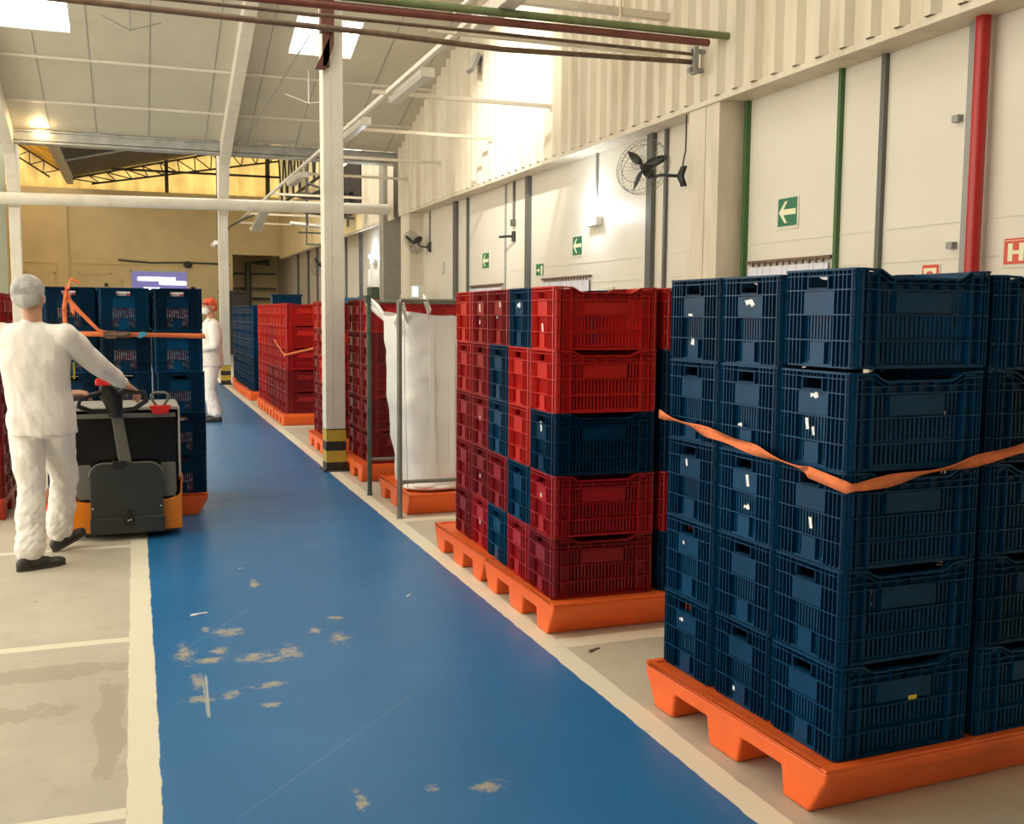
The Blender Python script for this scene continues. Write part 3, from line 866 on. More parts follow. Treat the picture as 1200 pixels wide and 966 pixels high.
def ribbon(name, pts, w, label, cat='strap', group=None, twist=None, mat_='strap', parent=None, up=V((0, 0, 1))):
    """flat webbing along a polyline, optionally twisting"""
    P = [V(p) for p in pts]; fine = []
    # Catmull-Rom is not wanted: taut straps run straight between points
    for i in range(len(P) - 1):
        n = max(2, int((P[i + 1] - P[i]).length / .03))
        for j in range(n): fine.append(P[i].lerp(P[i + 1], j / n))
    fine.append(P[-1]); L = len(fine); vs = []
    for i, p in enumerate(fine):
        d = (fine[min(i + 1, L - 1)] - fine[max(i - 1, 0)]).normalized()
        u = (up - d * up.dot(d)).normalized(); nn = d.cross(u)
        a = twist(i / (L - 1)) if twist else 0
        uu = u * math.cos(a) + nn * math.sin(a); tt = d.cross(uu) * .0013
        vs += [p + uu * w / 2 + tt, p + uu * w / 2 - tt, p - uu * w / 2 - tt, p - uu * w / 2 + tt]
    fs = [(0, 1, 2, 3), (4 * L - 4, 4 * L - 1, 4 * L - 2, 4 * L - 3)]
    for i in range(L - 1):
        o = 4 * i
        for k in range(4): fs.append((o + k, o + (k + 1) % 4, o + 4 + (k + 1) % 4, o + 4 + k))
    b = MB(); b.add(vs, fs, True)
    o = b.build(name, M[mat_], parent)
    if parent is None: tag(o, label, cat, group)
    return o
ribbon('tie_down_strap', [(1.888, 3.49, 1.125), (1.913, 2.85, 1.06), (1.930, 2.47, 1.012), (1.942, 2.438, 1.004), (1.98, 2.428, 1.006), (2.35, 2.442, 1.05), (2.80, 2.462, 1.12), (3.06, 2.475, 1.15)],
       .036, 'orange webbing strap sagging around the nearest blue crate stack', twist=lambda t: 1.15 * math.sin(t * 22) * (0 if .40 < t < .5 else 1))

# ---- second row: red and blue stack on two pallets
pallet(1.787, 4.29, 'orange plastic pallet under the nearer half of the mixed red and blue crates', 'orange pallets along the walkway', D=1.0)
pallet(1.79, 5.30, 'orange plastic pallet under the farther half of the mixed red and blue crates', 'orange pallets along the walkway', D=1.0)
G2 = 'crates of the mixed red and blue stack'
MC = {0: ['maroon', 'crimson', 'navy', 'red', 'red'], 1: ['crimson', 'blue', 'red', 'red', 'blue'], 2: ['blue', 'maroon', 'blue', 'blue', 'maroon'],
      3: ['crimson', 'maroon', 'maroon', 'maroon', 'maroon'], 4: ['maroon', 'maroon', 'maroon', 'crimson', 'red']}
nm2 = ['at the near corner', 'one column back', 'two columns back', 'three columns back', 'in the farthest column']
s2 = stack(1.81, 4.375, 5, 5, G2, lambda c, l: '%s level %s of the mixed red and blue stack' % (LV[l], nm2[c]), lambda c, l: MC[c][l], rz=-.030)
for l, m in enumerate(('navy', 'crimson', 'navy', 'navy', 'red')):
    crate(1.81 + 3 * CA + .03, 4.375 + CB - .02, .158 + l * PITCH, m, '%s crate, %s level, mixed stack, partly hidden behind the foreground crates' % (COLNAME[m], LV[l]), G2)
for (c, l, k, y, z, s) in ((0, 2, 0, .0, .22, 1.1), (0, 4, 0, -.01, .10, 1.), (1, 4, 1, .0, .21, 1.2), (2, 4, 0, -.03, .22, .9), (2, 4, 2, .02, .15, .7), (3, 4, 0, .01, .20, 1.), (3, 4, 2, .01, .12, .9), (3, 2, 2, .0, .16, 1.), (3, 1, 2, .0, .12, .8), (3, 0, 0, .0, .15, .8), (0, 1, 2, .0, .18, .8)):
    scrap(s2[c, l], k, y, z, s)

# ---- farther stacks
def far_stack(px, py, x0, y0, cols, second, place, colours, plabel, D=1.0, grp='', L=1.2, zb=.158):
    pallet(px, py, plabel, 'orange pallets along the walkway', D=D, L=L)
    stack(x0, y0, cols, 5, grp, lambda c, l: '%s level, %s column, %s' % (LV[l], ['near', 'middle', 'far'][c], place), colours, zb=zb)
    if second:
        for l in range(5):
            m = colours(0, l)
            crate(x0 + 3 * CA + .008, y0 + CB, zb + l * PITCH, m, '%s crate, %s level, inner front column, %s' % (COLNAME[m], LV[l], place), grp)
pallet(1.88, 7.31, 'orange plastic pallet under the white bulk bag inside the tube frame', 'orange pallets along the walkway', D=1.0)
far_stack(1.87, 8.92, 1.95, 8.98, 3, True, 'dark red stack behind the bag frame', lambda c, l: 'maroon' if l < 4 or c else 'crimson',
          'orange plastic pallet under the dark red crates behind the tube frame', grp='dark red crates behind the bag frame')
far_stack(1.85, 10.84, 1.92, 10.85, 3, True, 'red stack just behind the nearest column', lambda c, l: ('red', 'maroon', 'crimson')[(c + l) % 3] if l > 1 else 'maroon',
          'orange plastic pallet seen just left of the nearest column', grp='red crates behind the nearest column')
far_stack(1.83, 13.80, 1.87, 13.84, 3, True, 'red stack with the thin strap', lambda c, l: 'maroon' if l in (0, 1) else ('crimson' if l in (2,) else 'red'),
          'orange plastic pallet under the strapped far red crate stack', grp='red crates of the strapped far stack')
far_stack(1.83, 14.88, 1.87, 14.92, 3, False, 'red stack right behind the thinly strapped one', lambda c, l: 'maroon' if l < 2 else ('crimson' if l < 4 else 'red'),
          'orange plastic pallet of the second stack in the far red group', grp='red crates of the far red group')
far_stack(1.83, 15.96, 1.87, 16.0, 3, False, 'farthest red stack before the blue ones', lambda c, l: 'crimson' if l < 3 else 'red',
          'orange plastic pallet of the last stack in the far red group', grp='red crates of the far red group')
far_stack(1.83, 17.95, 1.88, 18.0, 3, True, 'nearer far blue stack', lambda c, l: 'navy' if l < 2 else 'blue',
          'orange plastic pallet under the nearer of the far blue stacks', grp='far blue crates')
far_stack(1.83, 19.06, 1.88, 19.09, 3, False, 'farther far blue stack', lambda c, l: 'navy' if l < 2 else 'blue',
          'orange plastic pallet under the farther of the far blue stacks', grp='far blue crates')
far_stack(1.83, 20.12, 1.88, 20.15, 3, False, 'third far blue stack', lambda c, l: 'navy' if l < 2 else 'blue',
          'orange plastic pallet under the third of the far blue stacks', grp='far blue crates')
far_stack(1.90, 21.18, 1.93, 21.21, 3, False, 'blue stack beside the far column', lambda c, l: 'navy' if l < 2 else 'blue',
          'orange plastic pallet at the foot of the far column', grp='far blue crates')
ribbon('tie_down_strap', [(1.862, 14.9, 1.13), (1.858, 13.87, .955), (1.87, 13.83, .95), (2.40, 13.82, 1.07), (2.9, 13.82, 1.12)], .03, 'thin pale orange strap around the far red crate stack')
# extra crates standing taller in the background
def tub(x, y, z, m, label, wx=.6, wy=.4, h=.22):
    b = MB()
    for q in (0, 1): b.prism([(-wx / 2 + .02, 0), (wx / 2 - .02, 0), (wx / 2, h), (-wx / 2, h)], *( (-wy / 2, -wy / 2 + .01) if q == 0 else (wy / 2 - .01, wy / 2)), 'y')
    b.box(-wx / 2 + .005, -wx / 2 + .02, -wy / 2, wy / 2, 0, h); b.box(wx / 2 - .02, wx / 2 - .005, -wy / 2, wy / 2, 0, h)
    b.box(-wx / 2 + .02, wx / 2 - .02, -wy / 2, wy / 2, 0, .01)
    b.box(-wx / 2 - .015, wx / 2 + .015, -wy / 2 - .015, -wy / 2, h - .03, h); b.box(-wx / 2 - .015, wx / 2 + .015, wy / 2, wy / 2 + .015, h - .03, h)
    b.box(-wx / 2 - .015, -wx / 2, -wy / 2, wy / 2, h - .03, h); b.box(wx / 2, wx / 2 + .015, -wy / 2, wy / 2, h - .03, h)
    return tag(b.build('plastic_tub', m, None, (x, y, z)), label, 'tub')
tub(2.15 + .33, 18.18, .158 + 4 * PITCH + CH, M['navy'], 'dark navy tub sitting on top of the far blue crates', wx=.5, wy=.32, h=.19)
M['skyblue'] = mat('light_blue_plastic', (.03, .16, .32), .4)
tub(2.98 - .15, 14.05 + .0, .158 + 4 * PITCH + CH, M['skyblue'], 'lighter blue shallow tub on top of the far red crates', wx=.36, wy=.26, h=.085)
tub(3.0, 11.05, .158 + 4 * PITCH + CH - .0, M['skyblue'], 'shallow light blue tub on the red crates behind the nearest column', wx=.3, wy=.22, h=.05) if False else None

# ---- stack at the far left behind the worker
o = pallet(-2.08, 8.02, 'reddish orange plastic pallet at the left edge behind the worker', 'pallets on the left side', m='redorange', D=1.2, L=1.17)
GL = 'red crates at the left edge'
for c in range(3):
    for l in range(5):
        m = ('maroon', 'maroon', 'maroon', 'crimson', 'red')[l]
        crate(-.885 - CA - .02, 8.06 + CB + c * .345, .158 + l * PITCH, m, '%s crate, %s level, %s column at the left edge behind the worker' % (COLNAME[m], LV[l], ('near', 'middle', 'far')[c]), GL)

# ================================================================== TUBE FRAME AND BULK BAG
fr = empty('bag_rack', (1.80, 7.27, 0), 0, 'grey steel tube frame with four posts holding the white bulk bag', 'frame')
FX, FY, FZ = 1.02, 1.03, 1.60
for i, (x, y, m) in enumerate(((0, 0, 'pipe'), (0, FY, 'pipegreen'), (FX, 0, 'pipe'), (FX, FY, 'pipe'))):
    b = MB(); b.tube([(x, y, 0), (x, y, FZ + (.02 if i else .0))], .019, 12)
    b.tube([(x, y, 0), (x, y, .012)], .024, 12)
    b.build('post', M[m], fr, label='dull green post' if m == 'pipegreen' else None)
for p, q in (((0, 0, FZ), (FX, 0, FZ)), ((0, FY, FZ), (FX, FY, FZ)), ((FX, 0, FZ), (FX, FY, FZ)), ((0, 0, .27), (FX, 0, .27)), ((0, FY, .3), (FX, FY, .3))):
    b = MB(); b.tube([p, q], .014, 10); b.build('rail', M['pipe'], fr)
b = MB(); b.box(-.03, .03, FY - .03, FY + .03, FZ - .01, FZ + .05); b.tube([(0, FY, FZ + .04), (0, FY, FZ + .1)], .01, 8)
b.build('post_bracket', M['pipegreen'], fr)

def bag():
    from mathutils import noise as nz
    n, k = 112, 54; rings = []
    vs = []
    for j in range(k + 1):
        t = j / k; z = .17 + t * 1.35
        # half sizes: slightly slack towards the bottom
        hx = .445 + .055 * t - .05 * max(0, .25 - t) * 2; hy = .36 + .03 * t
        cx = 2.345 + .03 * (1 - t); cy = 7.80 - .03 * t
        for i in range(n):
            a = 2 * math.pi * i / n; ca, sa = math.cos(a), math.sin(a)
            e = .34
            x = hx * math.copysign(abs(ca) ** e, ca); y = hy * math.copysign(abs(sa) ** e, sa)
            w1 = .010 * nz.noise(V((x * 3, y * 3, z * 4 + x * 2))) + .009 * nz.noise(V((x * 9, y * 9, z * 9))) + .006 * math.sin(z * 21 + x * 7) * (1 - t) ** 1.2
            w1 += .006 * (1 - t) * math.sin(z * 9 + 1)
            # corners pulled up to the loops, sides sag inwards
            sag = -.05 * math.sin(math.pi * t) * (1 - max(abs(ca), abs(sa))) * 0
            zz = z - (.035 * t ** 8) * (1 - abs(ca * sa) * 2) * (1 if t > .8 else 0)
            f = 1 + (w1 + sag) / .4
            vs.append((cx + x * f, cy + y * f, zz))
    fs = []
    for j in range(k):
        for i in range(n):
            fs.append((j * n + i, j * n + (i + 1) % n, (j + 1) * n + (i + 1) % n, (j + 1) * n + i))
    b = MB(); b.add(vs, fs, True); b.add(vs[:n], [tuple(range(n))[::-1]], True)
    o = tag(b.build('bulk_bag', M['bag']), 'tall white woven bulk bag hung by its corner loops inside the tube frame', 'bag')
    # folded top cloth, seams, loops
    b = MB()
    b.tube([(1.87, 7.405, 1.50), (1.872, 7.402, .9), (1.90, 7.43, .2)], .005, 6)
    for x in (2.08, 2.24): b.box(x - .018, x + .018, 7.388, 7.396, .3, 1.49)
    b.build('seam', M['bag'], o)
    for pts in ([(1.90, 7.43, 1.46), (1.86, 7.36, 1.55), (1.82, 7.27, 1.625), (1.80, 7.25, 1.60), (1.82, 7.30, 1.56), (1.92, 7.46, 1.43)],
                [(1.90, 8.12, 1.46), (1.85, 8.2, 1.56), (1.80, 8.30, 1.625), (1.79, 8.33, 1.59), (1.84, 8.25, 1.53), (1.94, 8.1, 1.42)],
                [(2.06, 7.41, 1.47), (2.02, 7.33, 1.56), (1.98, 7.27, 1.625), (2.0, 7.25, 1.59), (2.05, 7.32, 1.52)],
                [(2.82, 7.43, 1.46), (2.83, 7.33, 1.56), (2.82, 7.27, 1.625), (2.82, 7.25, 1.59), (2.80, 7.36, 1.50)],
                [(2.80, 8.12, 1.46), (2.82, 8.2, 1.56), (2.82, 8.30, 1.625), (2.82, 8.33, 1.59), (2.80, 8.22, 1.50)]):
        ribbon('loop', pts, .045, '', mat_='bag', parent=o)
    b = MB(); b.ball((2.12, 7.55, .185), .23, .16, .03); b.ball((2.05, 7.47, .20), .10, .08, .03)
    b.build('spout', M['bag'], o)
    # crumpled bag flap on the left top corner
    b = MB(); b.prism([(1.83, 1.50), (1.90, 1.42), (1.88, 1.34), (1.83, 1.37), (1.80, 1.44)], 7.45, 7.47, 'y'); b.build('flap', M['bag'], o, bevel=.004)
    return o
bag()

# ================================================================== ELECTRIC PALLET TRUCK
tk = empty('electric_pallet_truck', (-.075, 7.45, 0), 0, 'orange and black walk-behind electric pallet truck pushed by the worker in the hairnet', 'pallet truck')
def T(b, name, m, bevel=.0, label=None, seg=2, parent=None):
    return b.build(name, m, parent or tk, bevel=bevel, seg=seg, label=label)
# local coordinates: x -.345..+.345, rear face at y=-.27
b = MB()
for s in (-1, 1):
    pts = [(s * .345, .045), (s * .345, .41), (s * .332, .41), (s * .326, .30), (s * .300, .262), (s * .25, .25), (s * .20, .25), (s * .20, .045)]
    b.prism(pts, -.27, -.20, 'y'); b.box(*sorted((s * .345, s * .333)), -.20, .30, .045, .41)
b.box(-.22, .22, -.255, -.20, .05, .24)
T(b, 'lower_shell', M['truckorange'], .010, seg=3, label='bright orange shell')
b = MB()
b.prism([(-.25, .26), (-.25, .80), (-.22, .855), (.30, .855), (.30, .10), (-.20, .10)], -.331, .331, 'x')
T(b, 'hood', M['truckblack'], .02, seg=3, label='glossy black hood')
for s in (-1, 1):
    b = MB(); b.prism([(s * .19, .27), (s * .30, .27), (s * .315, .30), (s * .31, .50), (s * .22, .50), (s * .19, .40)], -.262, -.248, 'y')  # reflections on the black hood, put in as grey raised patches
    T(b, 'hood_reflection', M['truckmid'], .006, label='grey patch painted as a hood reflection')
b = MB(); b.box(-.337, .337, -.265, .30, .855, .878); b.box(-.345, -.331, -.262, .30, .38, .87); b.box(.331, .345, -.262, .30, .38, .87)
T(b, 'rim_frame', M['trucklight'], .006, label='light grey top rim')
b = MB(); b.box(-.315, .315, -.272, -.262, .805, .835); T(b, 'hood_band', M['truckmid'], .003)
# folded rider platform
b = MB(); pts = []
for i in range(9): a = math.pi - i * math.pi / 2 / 8; pts.append((-.225 + .085 + .085 * math.cos(a), .425 + .085 * math.sin(a)))
for i in range(9): a = math.pi / 2 - i * math.pi / 2 / 8; pts.append((.225 - .085 + .085 * math.cos(a), .425 + .085 * math.sin(a)))
pts += [(.225, .14), (-.225, .14)]
b.prism(pts, -.325, -.280, 'y'); pl = T(b, 'rider_platform', M['truckgrey'], .006, label='dark grey folded platform')
b = MB(); b.tube([(p[0] * 1.012, -.318, p[1] * 1.008) for p in pts[:-2]], .006, 8); T(b, 'edge_trim', M['truckmid'], parent=pl)
b = MB(); b.box(-.232, .232, -.335, -.275, .045, .155); T(b, 'platform_hinge_box', M['truckgrey'], .008)
b = MB(); b.prism([(-.03, .10), (.04, .10), (.04, .155), (.03, .16), (.02, .20), (-.005, .20), (-.012, .16), (-.03, .155)], -.345, -.325, 'y'); T(b, 'latch', M['black'], .003)
b = MB()
for x, z in ((.005, .135), (.022, .137), (-.21, .22), (.21, .22)): b.ball((x, -.332 if abs(x) > .1 else -.347, z), .006, .004, .006, 8, 6)
T(b, 'screw', M['chrome'])
# tiller
b = MB()
b.prism([(.035, .52), (-.045, .52), (-.085, .84), (-.015, .84)], -.335, -.305, 'y'); til = T(b, 'tiller_arm', M['truckmid'], .006, label='dark grey tiller arm')
b = MB(); b.box(-.085, .0, -.345, -.27, .49, .53); T(b, 'pivot', M['black'], .006)
b = MB()
b.loft([((-.055, -.34, .82), .042, .035, 0), ((-.065, -.36, .90), .055, .045, 0), ((-.08, -.38, .97), .075, .05, 0), ((-.10, -.40, 1.02), .05, .045, 0), ((-.105, -.41, 1.045), .03, .03, 0)], 18)
th = T(b, 'tiller_head', M['black'])
b = MB()
b.tube([(-.10, -.40, .99), (-.19, -.42, .975), (-.265, -.43, .945), (-.275, -.41, .90), (-.20, -.38, .865), (-.09, -.365, .86)], .016, 10)
b.tube([(-.06, -.40, .985), (.03, -.42, .99), (.12, -.43, .985), (.135, -.41, .93), (.06, -.38, .875), (-.04, -.365, .86)], .016, 10)
T(b, 'handle_loop', M['black'])
b = MB(); b.loft([((-.125, -.435, 1.035), .045, .03, .1), ((-.13, -.44, 1.06), .042, .03, .1), ((-.14, -.445, 1.078), .025, .02, .1)], 16); T(b, 'safety_button', M['truckred'], label='red safety button')
# battery plug with grey loop
b = MB(); b.prism([(.15, .885), (.29, .885), (.275, .845), (.255, .828), (.185, .828), (.165, .845)], -.30, -.245, 'y'); T(b, 'battery_plug', M['truckred'], .005, label='red battery plug')
b = MB(); b.tube([(.195, -.275, .885), (.17, -.28, .925), (.165, -.28, .955), (.19, -.28, .97), (.25, -.28, .97), (.275, -.28, .955), (.27, -.28, .925), (.245, -.275, .885)], .009, 10); T(b, 'plug_handle', M['truckmid'])
b = MB(); b.box(-.31, .31, -.255, .28, .03, .06); T(b, 'chassis', M['darksteel'], .004)
for s in (-1, 1):
    b = MB(); b.tube([(s * .25 - .02, -.14, .038), (s * .25 + .02, -.14, .038)], .037, 18); T(b, 'wheel', M['blackrub'])
b = MB(); b.tube([(-.04, .12, .06), (.04, .12, .06)], .06, 22); T(b, 'wheel', M['blackrub'])
for s in (-1, 1):
    b = MB(); b.prism([(.28, .04), (.28, .085), (1.40, .085), (1.45, .05), (1.40, .04)], s * .19 - .08, s * .19 + .08, 'x'); T(b, 'fork', M['darksteel'], .004)
    b = MB(); b.tube([(s * .19 - .04, 1.25, .03), (s * .19 + .04, 1.25, .03)], .029, 14); T(b, 'wheel', M['blackrub'])

# load carried by the truck: pallet turned so that its sloping ends face sideways
o = pallet(.485, 7.86, 'orange plastic pallet on the truck forks carrying blue crates', 'pallets on the left side', D=1.14, L=1.12, rot=math.pi / 2)
GT = 'blue crates loaded on the pallet truck'
tn = ['right-hand', 'centre', 'left-hand']
load = {}
for c in range(3):
    for r in range(2):
        for l in range(5):
            if r == 1 and not (l == 4 or c == 0): continue
            m = 'navy' if (c + l) % 3 == 1 else 'blue'
            x = .462 - CB - c * .362 + (.012 if l < 3 and c == 0 else 0); y = 7.885 + CA + r * .55
            lab = '%s crate on the pallet truck, %s level, %s column, %s row' % (COLNAME[m], LV[l], tn[c], 'near' if r == 0 else 'far')
            load[c, r, l] = crate(x, y, .158 + l * .3035, m, lab, GT, rz=math.pi / 2); load[c, r, l].scale = (1, 1.055, 1.026)
for (c, r, l), cr in list(load.items()):
    if r == 0:
        b = MB(); b.box(-.245, .245, -.145, .145, 0, .262 if l in (1, 4) else .20)
        from mathutils import noise as nz_
        b.v = [(x + .012 * nz_.noise(V((x * 9, y * 9, z * 9 + c + l))), y + .01 * nz_.noise(V((y * 9, x * 9, l))), z) for x, y, z in b.v]
        o = b.build('wrapped_pack', M['bundle'], None, (cr.location.x, cr.location.y, cr.location.z + .012), (0, 0, math.pi / 2), bevel=.02, seg=2)
        tag(o, 'pink and white wrapped goods glimpsed through the slots of a loaded blue crate', 'pack', 'goods inside the loaded crates')
# straps on the load
YL = 7.868
st = empty('tie_down_strap', (-.1, YL, 1.34), 0, 'orange ratchet strap around the blue crates on the pallet truck', 'strap')
def wrib(name, pts, w, m='strap', tw=None):
    o = ribbon(name, [V(p) - V((-.1, YL, 1.34)) for p in pts], w, '', mat_=m, parent=st, twist=tw); return o
wrib('webbing', [(.492, 8.4, 1.33), (.486, YL + .03, 1.328), (.47, YL, 1.33), (.10, YL, 1.338), (-.42, YL, 1.347), (-.69, YL, 1.352)], .036, tw=lambda t: .5 * math.sin(9 * t))
b = MB(); b.box(-.11, .07, -.03, -.004, -.022, .022); b.box(-.09, -.02, -.045, -.03, -.028, .028); b.tube([(-.09, -.04, 0), (.05, -.04, .0)], .012, 8)
b.build('ratchet_buckle', M['brown'], st, bevel=.003, label='dark metal ratchet buckle')
b = MB(); b.prism([(.115, -.02), (.14, -.026), (.165, -.012), (.19, .0), (.165, .022), (.13, .018)], -.012, -.003, 'y'); b.build('blue_tape', M['bluetape'], st, bevel=.002, label='light blue tape')
t2 = empty('tie_down_strap', (-.43, YL - .01, 1.35), 0, 'orange strap running over the top of the loaded crates and tied diagonally', 'strap')
def wrib2(pts, w, tw=None): return ribbon('webbing', [V(p) - V((-.43, YL - .01, 1.35)) for p in pts], w, '', mat_='strap', parent=t2, twist=tw)
wrib2([(-.44, 8.9, 1.67), (-.44, 7.89, 1.668), (-.44, YL - .012, 1.65), (-.40, YL - .012, 1.50), (-.40, YL - .012, 1.37)], .034, tw=lambda t: .9 * math.sin(14 * max(0, t - .7)))
wrib2([(-.44, YL - .016, 1.65), (-.46, YL - .016, 1.52), (-.455, YL - .016, 1.37)], .03)
wrib2([(-.44, YL - .02, 1.60), (-.36, YL - .02, 1.50), (-.24, YL - .02, 1.37), (-.17, YL - .02, 1.35)], .03, tw=lambda t: 1.0 * t)
wrib2([(-.43, YL - .02, 1.66), (-.41, YL - .04, 1.73), (-.35, YL - .02, 1.70)], .02)

# ================================================================== PEOPLE
def limb(b, pts, rr, n=14):
    for i in range(len(pts) - 1):
        b.tube([pts[i], pts[i + 1]], 0, n, rr=[rr[i], rr[i + 1]])
    for p, r in zip(pts, rr): b.ball(p, r, n=n, m=8)
def hand(b, wrist, d, n, side, curl, s=1.):
    """wrist point, forearm direction d, back-of-hand normal n, side=+1/-1 thumb side; curl in degrees per joint"""
    d = V(d).normalized(); n = V(n); n = (n - d * n.dot(d)).normalized(); l = d.cross(n).normalized() * side   # l: towards thumb
    w = V(wrist)
    R = Matrix((l, d, n)).transposed()
    b.ball(w + d * .045 * s, .040 * s, .052 * s, .0165 * s, R=R)
    b.ball(w + d * .065 * s, .040 * s, .030 * s, .014 * s, R=R)
    b.tube([w - d * .02, w + d * .03 * s], 0, 12, rr=[.026 * s, .027 * s])
    lens = (.040, .044, .041, .032)
    for i in range(4):
        off = (.030 - i * .0200) * s
        p = w + d * .085 * s + l * off; dd = d + l * (.12 - i * .09); dd.normalize()
        L = lens[i] * s; pts = [p - d * .02 * s, p]
        for k, q in enumerate((1., .72, .55)):
            a = math.radians(curl[k]); dd = (dd * math.cos(a) - n * math.sin(a)).normalized() if k == 0 else (Matrix.Rotation(a, 3, ax) @ dd)
            ax = l * 1.0
            if k == 0: ax = dd.cross(-n); ax = ax.normalized() if ax.length > 1e-4 else l; ax = l if ax.dot(l) > 0 else -l
            if k > 0: pass
            pts.append(pts[-1] + dd * L * q)
            # keep the bending sense: towards the palm (-n)
            ax = dd.cross((-n)).normalized() if abs(dd.dot(n)) < .98 else ax
        limb(b, pts, [.0095 * s, .0092 * s, .0085 * s, .0078 * s, .0068 * s], 10)
    p = w + d * .025 * s + l * .026 * s
    dd = (d * .75 + l * .75 - n * .35).normalized()
    q1 = p + dd * .036 * s; dd2 = (d * 1.0 + l * .3 - n * .45).normalized(); q2 = q1 + dd2 * .03 * s; q3 = q2 + (dd2 - n * .3).normalized() * .022 * s
    limb(b, [p, q1, q2, q3], [.0135 * s, .0115 * s, .0100 * s, .0078 * s], 10)
def head(b, c, yaw, tilt=0.):
    """face looks towards local -y before yaw"""
    R = Matrix.Rotation(yaw, 3, 'Z') @ Matrix.Rotation(tilt, 3, 'X'); c = V(c)
    def P(x, y, z): return c + R @ V((x, y, z))
    b.ball(P(0, .012, .035), .076, .095, .088, 20, 14, R)
    b.ball(P(0, -.022, -.035), .060, .068, .078, 20, 14, R)
    b.ball(P(0, -.055, -.082), .030, .028, .022, 12, 8, R)         # chin
    b.ball(P(0, -.082, .022), .052, .018, .016, 12, 8, R)          # brow
    b.tube([P(0, -.088, .018), P(0, -.108, -.020)], 0, 10, rr=[.009, .013]); b.ball(P(0, -.106, -.024), .014, .012, .010, 10, 8, R)
    for s in (-1, 1):
        b.ball(P(s * .010, -.098, -.027), .008, .009, .007, 8, 6, R)
        b.ball(P(s * .040, -.068, -.015), .022, .022, .022, 12, 8, R)  # cheeks
        b.ball(P(s * .078, .008, -.005), .008, .020, .032, 10, 8, R)   # ears
        b.ball(P(s * .082, .016, .006), .006, .014, .018, 10, 8, R)
    b.ball(P(0, -.090, -.052), .024, .010, .007, 10, 8, R); b.ball(P(0, -.087, -.062), .020, .011, .007, 10, 8, R)
    return P, R
def eyes(par, P, R, names=True):
    for s in (-1, 1):
        b = MB(); b.ball(P(s * .031, -.079, .008), .0115, n=12, m=8); o = b.build('eye', mat_eye, par)
        b2 = MB(); b2.ball(P(s * .031, -.0885, .008), .0045, n=10, m=6); b2.build('iris', M['hair'], o)
mat_eye = mat('eye_white', (.75, .72, .68), .2)

def foot(b, heel, toe, up, w=.047, h=.075):
    heel, toe, up = V(heel), V(toe), V(up).normalized(); d = (toe - heel); L = d.length; d.normalize(); l = d.cross(up).normalized()
    up = l.cross(d)
    R = Matrix((l, d, up)).transposed()
    b.ball(heel + d * .045 + up * h * .5, w * .82, .05, h * .56, R=R); b.ball(heel + d * L * .45 + up * h * .48, w * .86, L * .3, h * .50, R=R)
    b.ball(heel + d * (L - .065) + up * h * .36, w, .068, h * .38, R=R); b.ball(heel + d * (L - .04) + up * h * .33, w * .85, .042, h * .33, R=R)
def sole(b, heel, toe, up, w=.047):
    heel, toe, up = V(heel), V(toe), V(up).normalized(); d = (toe - heel); L = d.length; d.normalize(); l = d.cross(up).normalized(); up = l.cross(d)
    pts = []
    for i in range(20):
        a = 2 * math.pi * i / 20; q = V((math.cos(a) * w * (1 if math.sin(a) > 0 else .86), math.sin(a) * L / 2 * 1.02, 0)); pts.append(q)
    vs = [heel + d * L / 2 + l * q.x + d * q.y + up * z for z in (0, .018) for q in pts]
    b.add(vs, [tuple(range(20))[::-1], tuple(range(20, 40))] + [(i, (i + 1) % 20, 20 + (i + 1) % 20, 20 + i) for i in range(20)])

